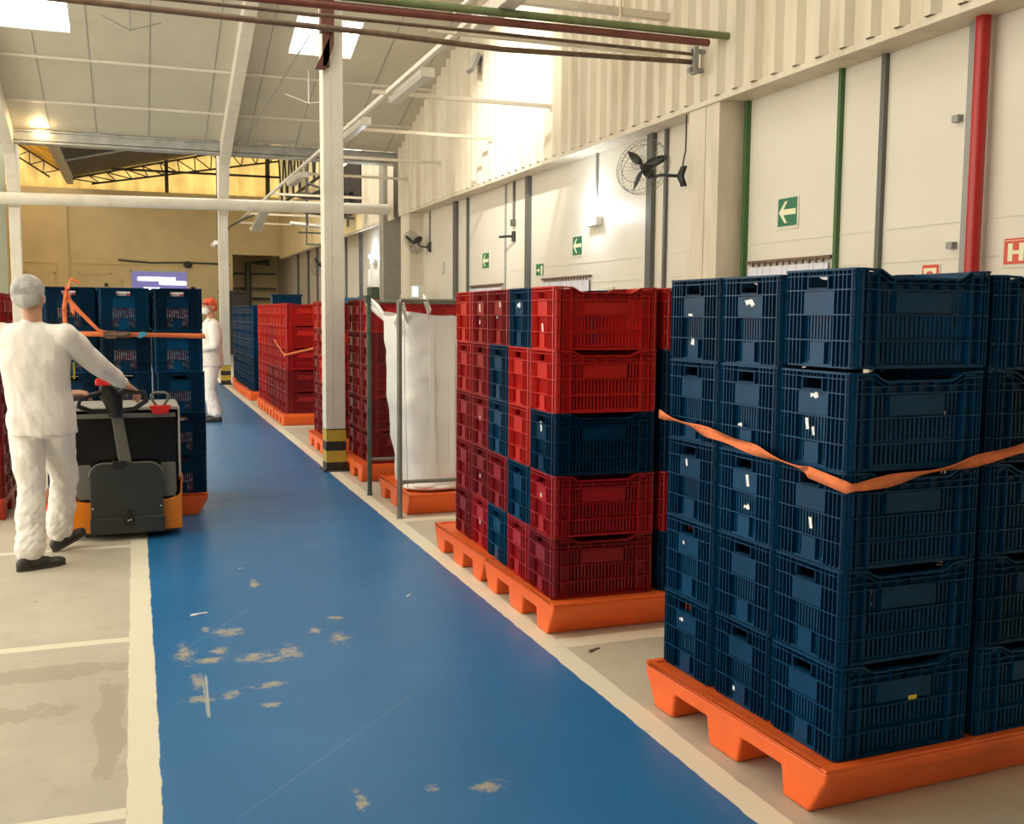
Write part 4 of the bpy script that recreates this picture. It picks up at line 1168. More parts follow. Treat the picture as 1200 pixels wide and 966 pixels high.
from mathutils import noise as mnoise
def wrinkle(me, amp, sc, seed=0, fold=None):
    me.update(); ns = [v.normal.copy() for v in me.vertices]
    for v, nn in zip(me.vertices, ns):
        p = v.co; q = V((p.x * sc, p.y * sc, p.z * sc * .8 + seed))
        d = mnoise.fractal(q, 1.0, 2.0, 3) * amp
        if fold: d += fold(p)
        v.co = p + nn * d
def person(J, lab, vox, hairnet):
    root = empty('person', J['root'], 0, lab, 'person')
    O = V(J['root'])
    g = {k: V(v) - O if isinstance(v, tuple) and len(v) == 3 and k != 'root' else v for k, v in J.items()}
    yaw = J['yaw']
    # ---- body: one continuous surface
    b = MB()
    pel, che, nek, hd = g['pelvis'], g['chest'], g['neck'], g['head']
    ly = yaw
    b.loft([(pel + V((0, 0, -.10)), .13, .10, ly), (pel, .15, .105, ly), (pel.lerp(che, .45), .125, .09, ly), (che, .155, .10, ly), (che.lerp(nek, .55), .10, .06, ly), (nek, .052, .052, ly)], 20)
    limb(b, [che.lerp(nek, .6), nek, hd + V((0, 0, -.04))], [.045, .052, .050])
    P, R = head(b, hd, J['headyaw'], J.get('tilt', 0))
    for s in 'LR':
        limb(b, [g['sh' + s], g['el' + s], g['wr' + s]], [.045, .036, .025])
        limb(b, [g['hip' + s], g['kn' + s], g['an' + s]], [.075, .050, .036])
        hand(b, g['wr' + s], J['hd' + s], J['hn' + s], J['hs' + s], J['curl'])
    bo = b.build('body', [M['skin']], root); remesh(bo, vox, 2)
    # ---- trousers
    b = MB()
    b.loft([(pel + V((0, 0, -.14)), .165, .125, ly), (pel + V((0, 0, -.04)), .175, .122, ly), (pel + V((0, 0, .06)), .150, .105, ly), (pel + V((0, 0, .12)), .13, .095, ly)], 20)
    for s in 'LR':
        h, k_, a = g['hip' + s], g['kn' + s], g['an' + s]
        limb(b, [h, h.lerp(k_, .5), k_, k_.lerp(a, .5), a + V((0, 0, .03))], [.112, .098, .082, .080, .084] if not J.get('slim') else [.105, .09, .075, .074, .076])
    to = b.build('trousers', M['trouser'], root); remesh(to, max(vox, .007), 6)
    def tf(p): return (.008 * mnoise.noise(V((p.x * 11, p.y * 11, p.z * 20 + p.x * 22 + p.y * 9))) + .005 * mnoise.noise(V((p.x * 24 + 3, p.y * 24, p.z * 38 - p.x * 30)))) * (.25 + .75 * max(0, min(1, (.60 - p.z) / .35)))
    wrinkle(to.data, .013, 7, 2, tf)
    # ---- shirt
    b = MB(); b.loft([(g[k], rx, ry, ly + dy) for k, rx, ry, dy in J['shirt']], 24, p=2.3)
    for s in 'LR':
        limb(b, [g['sh' + s], g['sh' + s].lerp(g['el' + s], .5), g['el' + s], g['el' + s].lerp(g['wr' + s], .5), g['wr' + s].lerp(g['el' + s], .06)], [.078, .072, .062, .054, .042])
    limb(b, [g['shL'], che.lerp(nek, .62), g['shR']], [.07, .085, .07])
    limb(b, [che.lerp(nek, .6), nek + V((0, 0, -.030))], [.078, .066])
    so = b.build('shirt', M['cloth'], root); remesh(so, max(vox, .007), 7)
    def sf(p): return (.012 * mnoise.noise(V((p.x * 13 + p.z * 7, p.y * 13, p.z * 4))) + .004 * mnoise.noise(V((p.x * 30 + p.z * 18, p.y * 30, p.z * 12)))) * (.35 + .65 * max(0, min(1, (1.30 - p.z) / .4)))
    wrinkle(so.data, .012, 5, 5, sf)
    for s in 'LR':
        b = MB(); foot(b, g['he' + s], g['to' + s], J.get('up' + s, (0, 0, 1))); sh = b.build('shoe', M['shoe'], root); remesh(sh, .006, 3)
        b = MB(); sole(b, g['he' + s], g['to' + s], J.get('up' + s, (0, 0, 1))); b.build('sole', M['sole'], sh)
    return root, P, R, g

# worker in the hairnet, seen from behind, hands on the tiller
J = dict(root=(-.53, 6.68, 0), yaw=math.radians(-18), headyaw=math.radians(180 - 22),
         pelvis=(-.535, 6.68, .90), chest=(-.56, 6.67, 1.22), neck=(-.566, 6.66, 1.455), head=(-.578, 6.69, 1.580),
         shL=(-.735, 6.74, 1.352), elL=(-.665, 6.93, 1.10), wrL=(-.42, 7.035, .985), hdL=(.93, .12, .05), hnL=(0, -.25, 1), hsL=-1,
         shR=(-.385, 6.60, 1.358), elR=(-.215, 6.74, 1.175), wrR=(-.075, 7.00, 1.045), hdR=(.6, .45, -.42), hnR=(.3, .1, 1), hsR=-1,
         curl=(18, 32, 26),
         hipL=(-.62, 6.69, .86), knL=(-.60, 6.60, .47), anL=(-.605, 6.50, .10), hipR=(-.455, 6.67, .86), knR=(-.435, 6.84, .48), anR=(-.475, 6.93, .12),
         heL=(-.675, 6.43, .0), toL=(-.425, 6.56, .0), heR=(-.515, 6.90, .0), toR=(-.33, 7.04, .085), upR=(-.25, -.15, 1),
         s0=(-.53, 6.68, .775), s1=(-.532, 6.68, .90), s2=(-.545, 6.675, 1.04), s3=(-.56, 6.67, 1.20), s4=(-.562, 6.67, 1.31), s5=(-.565, 6.665, 1.385), s6=(-.566, 6.66, 1.43),
         shirt=(('s0', .190, .165, 0), ('s1', .186, .16, 0), ('s2', .182, .14, 0), ('s3', .198, .138, 0), ('s4', .205, .125, 0), ('s5', .17, .10, 0), ('s6', .085, .075, 0)))
w1, P1, R1, g1 = person(J, 'person seen from behind in white hairnet and white uniform, pushing the pallet truck', .0045, True)
eyes(w1, P1, R1)
b = MB(); b.ball(P1(0, .020, .045), .088, .104, .092, 28, 18, R1); b.ball(P1(0, .055, -.005), .078, .068, .06, 20, 12, R1); b.ball(P1(0, -.0, -.0), .085, .085, .055, 20, 12, R1)
o = b.build('hairnet', M['hairnet'], w1); remesh(o, .006, 5); wrinkle(o.data, .008, 13, 3)
b = MB(); b.ball(P1(0, .070, -.020), .060, .030, .034, 16, 10, R1); o = b.build('hair', M['hair'], w1)
ww = V(J['root']); b = MB(); b.box(-.352 - ww.x, -.344 - ww.x, 6.62 - ww.y, 6.72 - ww.y, 1.10, 1.20); o = b.build('jacket_lining', M['yellowlining'], w1, bevel=.003, label='yellow patch under the arm')

# masked worker standing farther down the walkway
J = dict(root=(1.0, 14.69, 0), yaw=math.radians(72), headyaw=math.radians(-48), slim=True,
         pelvis=(.985, 14.69, .88), chest=(.99, 14.69, 1.17), neck=(.99, 14.69, 1.43), head=(.965, 14.68, 1.575),
         shL=(1.02, 14.50, 1.32), elL=(1.03, 14.46, 1.06), wrL=(.86, 14.53, 1.0), hdL=(-.8, .5, .1), hnL=(-.2, -.6, .6), hsL=1,
         shR=(.96, 14.88, 1.32), elR=(.97, 14.93, 1.06), wrR=(.80, 14.80, 1.02), hdR=(-.6, -.8, .1), hnR=(-.6, .4, .5), hsR=-1,
         curl=(15, 25, 20),
         hipL=(.99, 14.61, .84), knL=(.955, 14.60, .46), anL=(1.035, 14.60, .10), hipR=(.98, 14.78, .84), knR=(.93, 14.78, .46), anR=(1.00, 14.80, .10),
         heL=(1.10, 14.60, 0), toL=(.84, 14.57, 0), heR=(1.06, 14.80, 0), toR=(.80, 14.80, 0),
         s0=(.99, 14.69, .77), s1=(.975, 14.69, .90), s2=(.965, 14.69, 1.02), s3=(.985, 14.69, 1.17), s4=(.99, 14.69, 1.28), s5=(.99, 14.69, 1.36), s6=(.99, 14.69, 1.41),
         shirt=(('s0', .19, .155, 0), ('s1', .185, .16, 0), ('s2', .185, .165, 0), ('s3', .19, .145, 0), ('s4', .19, .13, 0), ('s5', .16, .10, 0), ('s6', .08, .075, 0)))
w2, P2, R2, g2 = person(J, 'person standing in the walkway in white uniform, orange-red cap and white face mask', .006, False)
eyes(w2, P2, R2)
b = MB(); b.ball(P2(0, -.070, -.045), .058, .052, .052, 20, 12, R2); b.ball(P2(0, -.098, -.030), .026, .028, .03, 12, 8, R2); o = b.build('face_mask', M['mask'], w2); remesh(o, .005, 3)
b = MB(); b.ball(P2(0, .018, .055), .086, .104, .080, 24, 16, R2); b.ball(P2(0, .055, .005), .080, .068, .065, 18, 12, R2); o = b.build('cap', M['cap'], w2); remesh(o, .006, 3)
b = MB(); b.ball(P2(0, -.075, .050), .066, .055, .010, 18, 8, R2); b.ball(P2(0, .115, -.03), .03, .035, .016, 12, 8, R2); b.build('cap_peak', M['redpipe'], w2)

# ================================================================== OVERHEAD PIPES, BARS, LAMPS
def pipe_run(name, pts, r, m, label, cat='pipe', n=12, rings=(), grp=None):
    b = MB(); b.tube(pts, r, n); o = tag(b.build(name, M[m]), label, cat, grp); return o
pipe_run('overhead_pipe', [(-9, 8.6, 3.98), (5.32, 8.6, 4.12)], .034, 'green', 'thick green pipe high across the hall, ending at the cladding')
pipe_run('overhead_pipe', [(-9, 8.62, 3.895), (5.1, 8.62, 4.045)], .034, 'redbrown', 'oxide red pipe directly below the thick green pipe')
pipe_run('overhead_pipe', [(-9, 8.7, 3.92), (5.12, 8.95, 4.02)], .016, 'brown', 'thin brown pipe just below the oxide red one')
pipe_run('overhead_pipe', [(-9, 8.50, 3.85), (1.9, 8.50, 3.79), (3.1, 8.75, 3.83), (5.15, 9.0, 3.96)], .024, 'brown', 'lowest brown pipe crossing the whole width with a slight kink')
b = MB(); b.box(5.10, 5.26, 8.96, 9.02, 3.86, 3.90); b.box(5.14, 5.19, 8.94, 9.02, 3.84, 4.10); b.box(5.14, 5.30, 8.96, 9.0, 4.04, 4.08); 
tag(b.build('pipe_bracket', M['midgrey'], bevel=.004), 'grey bracket fixing the overhead pipes to the corrugated cladding', 'bracket')
G = 'white bars standing off the cladding'
for i, (y, xl, xr, z, lab) in enumerate(((9.85, 2.74, XC - .06, 4.24, 'cream horizontal bar from the cladding, nearest of the thin ones'), (12.8, 2.84, XC - .06, 4.24, 'cream horizontal bar meeting the nearest tube lamp'),
        (15.33, 3.25, XC - .06, 4.225, 'bright white bar beside the second tube lamp from the camera'), (18.1, 3.3, XC - .06, 4.22, 'white bar just right of the nearest column, third beyond the pipes'),
        (20.35, 3.2, XC - .06, 4.2, 'white bar near the roof edge, last before the beam'))):
    b = MB(); b.box(xl, xr + .01, y - .02, y + .02, z - .025, z + .025); b.box(xr - .02, XC - .03, y - .03, y + .03, z - .06, z + .04)
    tag(b.build('horizontal_bar', M['cream'], bevel=.004), lab, 'bar', G)
for y, lab in ((24.0, 'cream bar under the dark roof, nearest behind the round white pipe'), (26.5, 'second cream bar behind the round white pipe'), (29.0, 'third cream bar behind the round white pipe'), (32.0, 'farthest cream bar in front of the end wall')):
    b = MB(); b.box(3.0, XC - .05, y - .02, y + .02, 4.17, 4.22); tag(b.build('horizontal_bar', M['cream']), lab, 'bar', G)
b = MB(); b.box(3.45, XC - .06, 9.62, 9.70, 4.52, 4.60); b.box(4.66, 4.68, 9.60, 9.72, 4.46, 4.75)
tag(b.build('horizontal_bar', M['cream'], bevel=.008), 'thick cream tube above the green pipe near the cladding', 'bar', G)
# long tray that carries the tube lamps
b = MB(); b.box(3.00, 3.05, 9.2, 33, 4.22, 4.27); tag(b.build('lamp_rail', M['whitesteel']), 'long thin white rail running away from the camera, carrying tube lamps', 'rail')
b = MB(); b.prism([(3.00, 4.13), (3.16, 4.13), (3.20, 4.19), (3.18, 4.28), (3.02, 4.28)], 6.0, 9.35, 'y'); tag(b.build('cable_tray', M['whitesteel'], bevel=.01), 'broad white cable tray coming in at the top of the photo', 'tray')
b = MB(); b.box(2.88, 2.92, 7.0, 9.5, 4.30, 4.34); tag(b.build('cable_tray', M['whitesteel'], bevel=.004), 'narrow white channel beside the broad cable tray', 'tray')
def tube_lamp(x, y, z, L, label, tilt=0., w=.16, rz=0., rod=0.):
    o = empty('tube_lamp', (x, y, z), rz, label, 'ceiling lamp', 'hanging tube lamps'); o.rotation_euler = (tilt, 0, rz)
    h = w / 2
    b = MB(); b.prism([(-h, 0), (-h * .8, .06), (h * .8, .06), (h, 0)], -L / 2, L / 2, 'y'); b.build('housing', M['whitesteel'], o, bevel=.008)
    b = MB(); b.prism([(-h * .95, 0), (h * .95, 0), (h * .7, -.045), (-h * .7, -.045)], -L / 2 + .02, L / 2 - .02, 'y'); b.build('diffuser', M['lens'], o, bevel=.008, label='clear ribbed diffuser')
    b = MB()
    for s in (-1, 1):
        b.box(-h * 1.05, h * 1.05, s * L / 2 - .012, s * L / 2 + .012, -.04, .062)
    b.build('end_cap', M['whitesteel'], o, bevel=.004)
    b = MB(); b.tube([(0, L * .4, .06), (0, L * .4, .13), (-.03, L * .4, .16)], .005, 6); b.tube([(0, -L * .4, .06), (-.02, -L * .42, .12), (0, -L * .4, .15)], .005, 6); b.build('hanger', M['greyprof'], o)
    if rod:
        b = MB(); b.tube([(0, 0, .05), (0, 0, rod)], .012, 6); b.build('suspension_rod', M['greyprof'], o)
tube_lamp(3.16, 12.2, 4.20, 1.55, 'tube lamp hanging nearest the camera below the white rail')
tube_lamp(3.12, 15.3, 4.20, 1.5, 'second tube lamp from the camera, just right of the nearest column')
tube_lamp(3.12, 21.0, 4.16, 1.5, 'tube lamp just left of the nearest column near the roof edge', w=.2)
tube_lamp(3.10, 27.0, 3.92, 2.6, 'tilted tube lamp hanging over the far blue crates, right of the far column', tilt=-.16, w=.28)
tube_lamp(2.05, 27.5, 3.25, .9, 'short tube lamp at the left of the far column', w=.25, rod=3.86)
tube_lamp(4.4, 26.9, 3.75, 1.6, 'tube lamp hanging low among the struts beyond the nearest column', tilt=.12, w=.3, rz=.5)
tube_lamp(4.75, 24.6, 4.0, 1.6, 'tube lamp close to the grey pillar beyond the roof beam', tilt=.1, w=.25, rz=.9)
b = MB(); b.tube([(2.05, 27.5, 3.38), (2.05, 27.5, 7.1)], .012, 6); b.tube([(2.2, 27.3, 3.45), (2.35, 27.3, 3.7), (2.7, 27.2, 3.9), (2.95, 27.1, 4.0)], .02, 8); tag(b.build('lamp_cable', M['black']), 'black cable looping between the two tilted far tube lamps', 'cable')
# struts hanging in the far opening
b = MB()
for i in range(5): b.box(3.9 + .02 * i, 5.2, 25.6 + i * .35, 25.66 + i * .35, 4.28 + .07 * i, 4.33 + .07 * i)
for x in (4.0, 4.5, 5.0): b.box(x, x + .05, 25.5, 25.55, 3.65, 4.9)
b.tube([(4.1, 25.6, 4.4), (5.1, 26.6, 4.9)], .03, 6); b.tube([(3.6, 25.55, 4.0), (5.2, 25.55, 3.85)], .03, 6); b.tube([(3.5, 25.5, 4.32), (5.2, 25.5, 4.40)], .025, 6); b.box(3.7, 5.15, 25.5, 26.2, 4.05, 4.10); b.box(4.4, 5.2, 25.7, 26.4, 4.5, 4.55); b.tube([(4.9, 25.6, 4.4), (4.2, 26.6, 4.8)], .03, 6)
tag(b.build('overhead_rack', M['darksteel']), 'dark steel shelf-like frame hanging beyond the roof beam', 'frame')
b = MB(); b.box(4.3, 4.33, 27.48, 27.52, 3.3, 7.66); b.box(4.7, 4.73, 27.48, 27.52, 3.3, 7.76); b.box(4.3, 4.74, 27.46, 27.54, 3.3, 3.34); b.box(4.1, 4.9, 27.46, 27.54, 3.6, 3.64)
tag(b.build('overhead_rack', M['greyprof']), 'small grey hanging bracket below the dark frame', 'frame')

# unseen high-bay lamp put in for the bright patch on the cladding
hb = empty('unseen_bay_lamp', HB_POS, 0, 'unseen high-bay lamp near the roof, added to brighten the cladding', 'ceiling lamp')
b = MB(); b.loft([((0, 0, .02), .20, .20, 0), ((0, 0, .12), .16, .16, 0), ((0, 0, .22), .07, .07, 0), ((0, 0, .34), .06, .06, 0)], 24, cap=True); b.tube([(0, 0, .34), (0, 0, .75)], .01, 6)
b.build('reflector', M['whitesteel'], hb)
l_ = bpy.data.lights.new('unseen_bay_light', 'SPOT'); l_.energy = HB_POWER; l_.color = (1, .93, .80); l_.spot_size = math.radians(42); l_.spot_blend = 1.0; l_.shadow_soft_size = .18
lo = bpy.data.objects.new('unseen_bay_light', l_); COL.objects.link(lo); lo.parent = hb; lo.location = (0, 0, -.05)
lo.rotation_euler = (V(HB_AIM) - V(HB_POS)).to_track_quat('-Z', 'Y').to_euler()
# floodlight on the cladding
o = empty('floodlight', (5.22, 15.75, 5.45), 0, 'small grey floodlight fixed high on the corrugated cladding', 'floodlight')
b = MB(); b.prism([(-.20, -.12), (-.14, -.16), (-.02, .10), (-.08, .14)], -.14, .14, 'y'); b.build('lamp_body', M['midgrey'], o, bevel=.01)
b = MB(); b.prism([(-.205, -.12), (-.20, -.125), (-.085, .135), (-.09, .14)], -.12, .12, 'y'); b.build('lamp_glass', M['lens'], o)
b = MB(); b.box(-.06, .04, -.03, .03, -.03, .03); b.box(0, .05, -.06, .06, -.14, .10); b.build('bracket', M['midgrey'], o, bevel=.005)
b = MB(); b.tube([(5.24, 14.6, 4.62), (5.22, 14.6, 4.3), (5.25, 14.9, 4.0), (5.24, 14.95, 3.65)], .02, 6) ; tag(b.build('stay_cable', M['midgrey']), 'thin stay hanging on the brightly lit cladding', 'cable') if False else None

# glow of a lamp at the left end of the gutter beam
o = empty('bulkhead_lamp', (-1.55, 21.2, 4.93), 0, 'small warm lit lamp on top of the beam at the left', 'lamp')
b = MB(); b.loft([((0, 0, -.02), .16, .07, 0), ((0, 0, .05), .13, .06, 0), ((0, 0, .09), .05, .03, 0)], 18); b.build('globe', M['warm_on'], o)
def pl(loc, e, c, r=.08, par=None):
    l = bpy.data.lights.new('lamp_light', 'POINT'); l.energy = e; l.color = c; l.shadow_soft_size = r
    q = bpy.data.objects.new('lamp_light', l); COL.objects.link(q); q.location = loc
    if par: q.parent = par
    return q
pl((0, -.12, .0), 25, (1, .7, .35), .08, o)

# wall-mounted emergency lamps
def emer(x, y, z, e, label, s=1.):
    o = empty('emergency_lamp', (x, y, z), 0, label, 'lamp')
    b = MB(); b.box(-.10, 0, -.16 * s, .16 * s, -.14, -.02); b.build('lamp_case', M['signframe'], o, bevel=.01)
    b = MB()
    for q in (-1, 1): b.ball((-.10, q * .09 * s, .05), .055, n=16, m=10)
    b.build('lit_lens', M['lamp_on'], o, label='glaring bluish white lens')
    b = MB(); b.tube([(-.02, 0, -.02), (-.02, 0, .25)], .012, 6); b.build('stem', M['midgrey'], o)
    pl((-.22, 0, .05), e, (.8, .88, 1.0), .06, o)
emer(XW, 12.1, 2.78, 22, 'bright bluish emergency lamp on the panel wall above the red crates')
emer(XW, 25.0, 2.86, 22, 'bright bluish emergency lamp on the far wall right of the nearest column')
b = MB(); b.tube([(XW - .02, 12.1, 3.0), (XW - .02, 12.1, 3.57)], .018, 8); tag(b.build('conduit', M['midgrey']), 'grey conduit dropping from the cladding to the emergency lamp', 'conduit')
b = MB(); b.tube([(XW - .02, 20.0, 2.90), (XW - .02, 20.0, 3.56)], .014, 8); tag(b.build('conduit', M['greyprof']), 'dark conduit dropping to the wall fan near the grey pillar', 'conduit')
b = MB(); b.tube([(XW - .02, 15.15, 2.96), (XW - .02, 15.15, 3.56)], .022, 8); b.box(XW - .06, XW - .005, 15.1, 15.2, 2.88, 2.98); tag(b.build('conduit', M['greyprof'], bevel=.003), 'dark conduit with a small socket above the bare wall bracket', 'conduit')
b = MB(); b.tube([(XW, 15.15, 2.72), (XW - .1, 15.15, 2.72), (XW - .18, 15.35, 2.72)], .02, 8); b.loft([((XW - .02, 15.15, 2.64), .03, .05, 0), ((XW - .02, 15.15, 2.80), .03, .05, 0)], 12)
tag(b.build('fan_bracket', M['black']), 'black wall bracket without a fan, between two panel joints', 'bracket')
pipe_run('fire_pipe', [(XW - .09, 5.68, 0), (XW - .09, 5.68, 3.62)], .05, 'redpipe', 'thick red vertical fire pipe on the panel wall', n=20)
for z, q in ((2.0, 'lower'), (2.9, 'upper')):
    b = MB(); b.box(XW - .05, XW, 5.92, 5.98, z, z + .05)
    tag(b.build('pipe_clip', M['midgrey']), '%s of the two small grey clips beside the red fire pipe' % q, 'clip')

# ---- fans
def fan(base, tip, face, r, label):
    """base on the wall, hub position, facing direction"""
    o = empty('wall_fan', base, 0, label, 'fan'); B = V(base)
    t = V(tip) - B; f = V(face).normalized()
    b = MB(); b.loft([((-.01, 0, -.10), .03, .05, 0), ((-.05, 0, 0), .035, .05, 0), ((-.01, 0, .10), .03, .05, 0)], 14); b.build('wall_mount', M['black'], o)
    b = MB(); b.tube([(-.03, 0, 0), tuple(t * .55 + V((0, 0, -.04))), tuple(t - f * .12 + V((0, 0, -.06))), tuple(t - f * .12)], .017, 8); b.build('arm', M['black'], o)
    R = f.to_track_quat('Z', 'Y').to_matrix()
    b = MB(); b.ball(t - f * .12, .065, .065, .11, R=R); b.build('motor', M['black'], o)
    b = MB(); hub = t
    b.ball(hub, .035, .035, .03, R=R)
    for k in range(3):
        a = k * 2 * math.pi / 3 + .3; vs = []
        for i in range(9):
            q = i / 8; rr = .03 + q * (r * .84); wd = r * .30 * math.sin(math.pi * min(1, .18 + q * .80)) ** .6
            for s in (-1, 1):
                an = a + s * wd / max(rr, .08) * .5; vs.append(hub + R @ V((rr * math.cos(an), rr * math.sin(an), s * .018)))
        vs2 = [v + f * .003 for v in vs]; fs = []
        for i in range(8): o_ = 2 * i; fs += [(o_, o_ + 1, o_ + 3, o_ + 2), (18 + o_, 18 + o_ + 2, 18 + o_ + 3, 18 + o_ + 1), (o_, o_ + 2, 20 + o_, 18 + o_), (o_ + 1, 19 + o_, 21 + o_, o_ + 3)]
        b.add(vs + vs2, fs, True)
    b.build('blades', M['black'], o)
    b = MB()
    def P(rr, an, z): return hub + R @ V((rr * math.cos(an), rr * math.sin(an), z))
    for rr, z in ((r, 0), (r * .97, .05), (r * .97, -.06), (r * .7, .085), (r * .25, .095)):
        b.tube([P(rr, 2 * math.pi * i / 40, z) for i in range(41)], .0028, 5, cap=False)
    for k in range(36):
        a = 2 * math.pi * k / 36
        b.tube([P(r * .12, a, .095), P(r * .7, a + .1, .085), P(r * .97, a + .16, .05), P(r, a + .18, 0), P(r * .97, a + .16, -.06), P(r * .3, a, -.10)], .0013, 4, cap=False)
    b.build('wire_guard', M['greyprof'], o)
    return o
fan((XC + .0, 9.36, 2.92), (4.92, 9.55, 3.02), (-.75, -.45, .28), .29, 'large black wall fan beside the pillar, guard tilted to the left')
b = MB(); b.tube([(5.34, 9.42, 3.56), (5.34, 9.42, 3.2), (5.31, 9.42, 3.05), (5.32, 9.4, 2.95)], .008, 6); tag(b.build('power_cable', M['black']), 'black cord hanging down to the large wall fan', 'cord')
fan((XW, 20.0, 2.84), (5.28, 20.15, 2.93), (-.8, -.2, -.45), .24, 'smaller black wall fan near the grey pillar')
fan((XW, 30.8, 2.85), (5.2, 30.9, 2.95), (-.8, -.4, .2), .33, 'black wall fan far away in the far hall')
b = MB(); b.box(XW - .05, XW, 19.0, 19.1, 2.28, 2.50); tag(b.build('wall_switch', M['signframe'], bevel=.01), 'small white switch box between the wall fan and the panel joint', 'switch')
b = MB(); b.box(5.05, 5.32, 19.4, 19.5, 1.80, 2.06)
o = tag(b.build('control_box', M['whitesteel'], bevel=.01), 'white box with lit pale blue panel above the bag frame', 'box')
b = MB(); b.box(5.06, 5.18, 19.392, 19.40, 1.84, 2.04); b.build('lit_panel', M['screen'], o, bevel=.002)
b = MB(); b.tube([(5.19, 19.45, 0), (5.19, 19.45, 1.8)], .02, 8); b.build('stand', M['pipe'], o)
b = MB(); b.box(XW - .12, XW, 25.3, 26.6, 1.86, 1.96); b.box(XW - .25, XW - .05, 24.4, 24.9, 1.6, 2.15); tag(b.build('wall_cabinet', M['pipegreen'], bevel=.01), 'dull green wall device under the far emergency lamp', 'box')
b = MB(); b.box(XW - .05, XW, 25.6, 25.75, 2.2, 2.6); tag(b.build('wall_switch', M['signframe'], bevel=.01), 'white vertical switch on the wall below the far emergency lamp', 'switch')
b = MB(); b.box(XW - .04, XW, 11.55, 11.9, 1.62, 1.86); tag(b.build('wall_switch', M['cream'], bevel=.01), 'beige box on the panel wall just above the red crates', 'box')

# ---- signs
def sign(y, z, w, h, m, kind, label):
    o = empty('wall_sign', (XW, y, z), 0, label, 'sign')
    b = MB(); b.box(-.008, 0, -w / 2, w / 2, -h / 2, h / 2); b.build('frame', M['signframe'], o)
    b = MB(); k = .86; b.box(-.012, -.007, -w / 2 * k, w / 2 * k, -h / 2 * k + .01, h / 2 * k + .01); b.build('panel', M[m], o)
    b = MB(); X0, X1 = -.0145, -.0115
    def poly(pts): b.prism(pts, X0, X1, 'x')
    W, H = w / 2 * .8, h / 2 * .8
    if kind == 'arrow':      # points to the left in the photo = +y
        hz = .01
        poly([(W * .95, hz), (W * .25, hz + H * .85), (-W * .02, hz + H * .85), (W * .42, hz + H * .22), (-W * .98, hz + H * .22), (-W * .98, hz - H * .22), (W * .42, hz - H * .22), (-W * .02, hz - H * .85), (W * .25, hz - H * .85)])
    elif kind == 'exit':
        poly([(W * .9, .15 * H), (W * .35, .15 * H), (W * .35, .5 * H), (-W * .05, 0), (W * .35, -.5 * H), (W * .35, -.15 * H), (W * .9, -.15 * H)][::-1])
        poly([(-W * .35, -H * .85), (-W * .85, -H * .85), (-W * .85, H * .85), (-W * .35, H * .85)])
    elif kind == 'H':
        for q in (-1, 1): b.box(X0, X1, *sorted((q * W * .70, q * W * .28)), -H * .72, H * .78)
        b.box(X0, X1, -W * .3, W * .3, -H * .14, H * .18)
        b.box(X0, X1, -W, W, H * 1.0, H * 1.05)
    elif kind == 'O':
        b.box(X0, X1, -W * .85, W * .85, -H * .75, H * .9)
    b.build('symbol', M['signwhite'], o)
    if kind == 'O':
        b = MB(); b.tube([(-.016, W * .42 * math.cos(a * math.pi / 12), H * .1 + H * .42 * math.sin(a * math.pi / 12)) for a in range(25)], .008, 6)
        b.tube([(-.016, 0, -H * .3), (-.016, 0, -H * .65)], .008, 6); b.build('ring', M['signred'], o)
    return o
sign(7.99, 2.44, .33, .29, 'signgreen', 'arrow', 'green sign with cream left arrow, largest and nearest on the wall')
sign(12.71, 2.42, .34, .28, 'signgreen', 'arrow', 'green left arrow sign just left of the bright emergency lamp')
sign(14.06, 2.155, .33, .19, 'signgreen', 'exit', 'small dark green exit sign lowest of the green signs')
sign(16.53, 2.40, .38, .29, 'signgreen', 'arrow', 'green left arrow sign farthest from the camera')
sign(5.375, 1.945, .24, .20, 'signred', 'H', 'red hydrant sign with letter H at the right edge')
sign(6.165, 1.80, .19, .20, 'signred', 'O', 'red sign with a ring symbol just above the nearest blue crate')

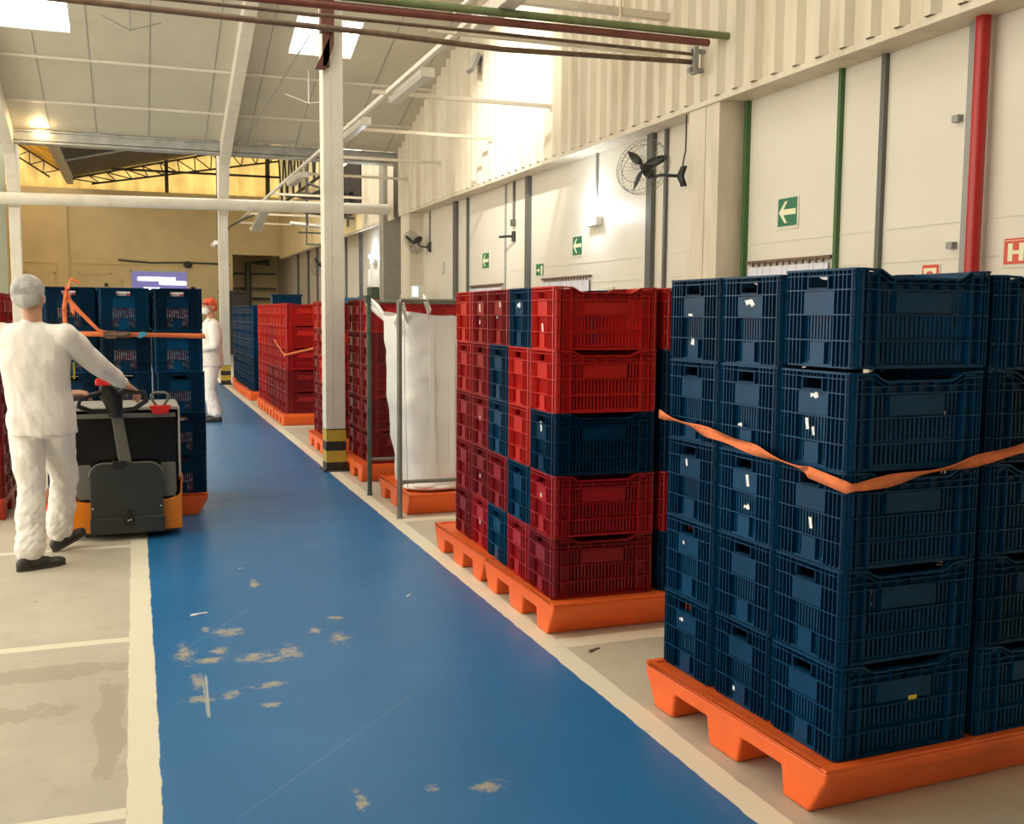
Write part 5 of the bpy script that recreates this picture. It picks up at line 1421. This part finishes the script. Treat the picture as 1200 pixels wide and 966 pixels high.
# ---- far wall services
pipe_run('wall_pipe', [(-.5, YF - .08, 3.38), (.6, YF - .08, 3.30), (1.9, YF - .08, 3.34), (3.4, YF - .08, 3.30)], .03, 'darksteel', 'dark cable run along the end wall above the blue window')
b = MB(); b.ball((1.9, YF - .12, 3.26), .16, .1, .13); tag(b.build('cable_coil', M['darksteel']), 'coil of dark cable on the end wall', 'cable')
b = MB(); b.tube([(4.35, 42.8, 0), (4.35, 42.8, 3.5), (5.2, 42.8, 3.55)], .13, 12); tag(b.build('wall_pipe', M['greyprof']), 'thick grey vertical pipe in the recess at the end of the hall', 'pipe')
b = MB()
for z in (2.5, 3.1, 2.1): b.tube([(3.5, 43.2, z), (5.5, 43.2, z)], .04, 8)
tag(b.build('wall_pipe', M['greyprof']), 'thin horizontal pipes in the recess at the end of the hall', 'pipe')
b = MB(); b.box(2.95, 3.9, 38.6, 39.2, 0, 2.2); b.box(2.9, 3.95, 38.55, 39.25, 2.2, 2.3); b.box(3.0, 3.3, 38.5, 38.6, 1.5, 2.1)
o = tag(b.build('machine_cabinet', M['darksteel'], bevel=.02), 'dark machine cabinet against the far recess', 'machine')
b = MB(); b.ball((3.15, 38.5, 2.05), .05, n=10, m=6); b.ball((3.1, 38.5, 1.75), .04, n=10, m=6); b.build('indicator_light', M['lamp_on'], o)
b = MB(); b.box(-.62, -.38, YF - .06, YF, 2.48, 2.72); b.box(-.58, -.42, YF - .065, YF - .06, 2.52, 2.68); tag(b.build('wall_box', M['farwall'], bevel=.02), 'small square box on the end wall left of the blue window', 'box')
b = MB(); b.box(-.98, -.86, YF - .05, YF, 2.42, 2.54); tag(b.build('wall_box', M['darksteel'], bevel=.01), 'tiny dark box on the end wall above the loaded crates', 'box')
b = MB(); b.box(2.0, 2.15, YF - .1, YF, 2.25, 2.45); tag(b.build('wall_box', M['black'], bevel=.01), 'small black box on the end wall behind the masked worker', 'box')

# ---- litter on the walkway
for i, (x, y, r_, s, lab) in enumerate(((.26, 5.22, .3, 1.0, 'small torn white scrap on the blue walkway, left of centre'), (1.34, 5.22, .9, .5, 'tiny white scrap on the blue walkway near its right edge'), (.55, 6.1, .2, .35, 'tiny white fleck on the blue walkway farther off'), (1.9, 4.08, .5, .8, 'small brown chip beside the orange pallet of the mixed stack'))):
    b = MB(); b.prism([(-.045 * s, -.008 * s), (-.02 * s, -.014 * s), (.01 * s, -.004 * s), (.05 * s, -.010 * s), (.045 * s, .006 * s), (0, .010 * s), (-.03 * s, .014 * s)], .0, .004, 'z')
    tag(b.build('paper_scrap', M['scrap' if i < 3 else 'brown'], None, (x, y, .0005), (0, 0, r_)), lab, 'litter')
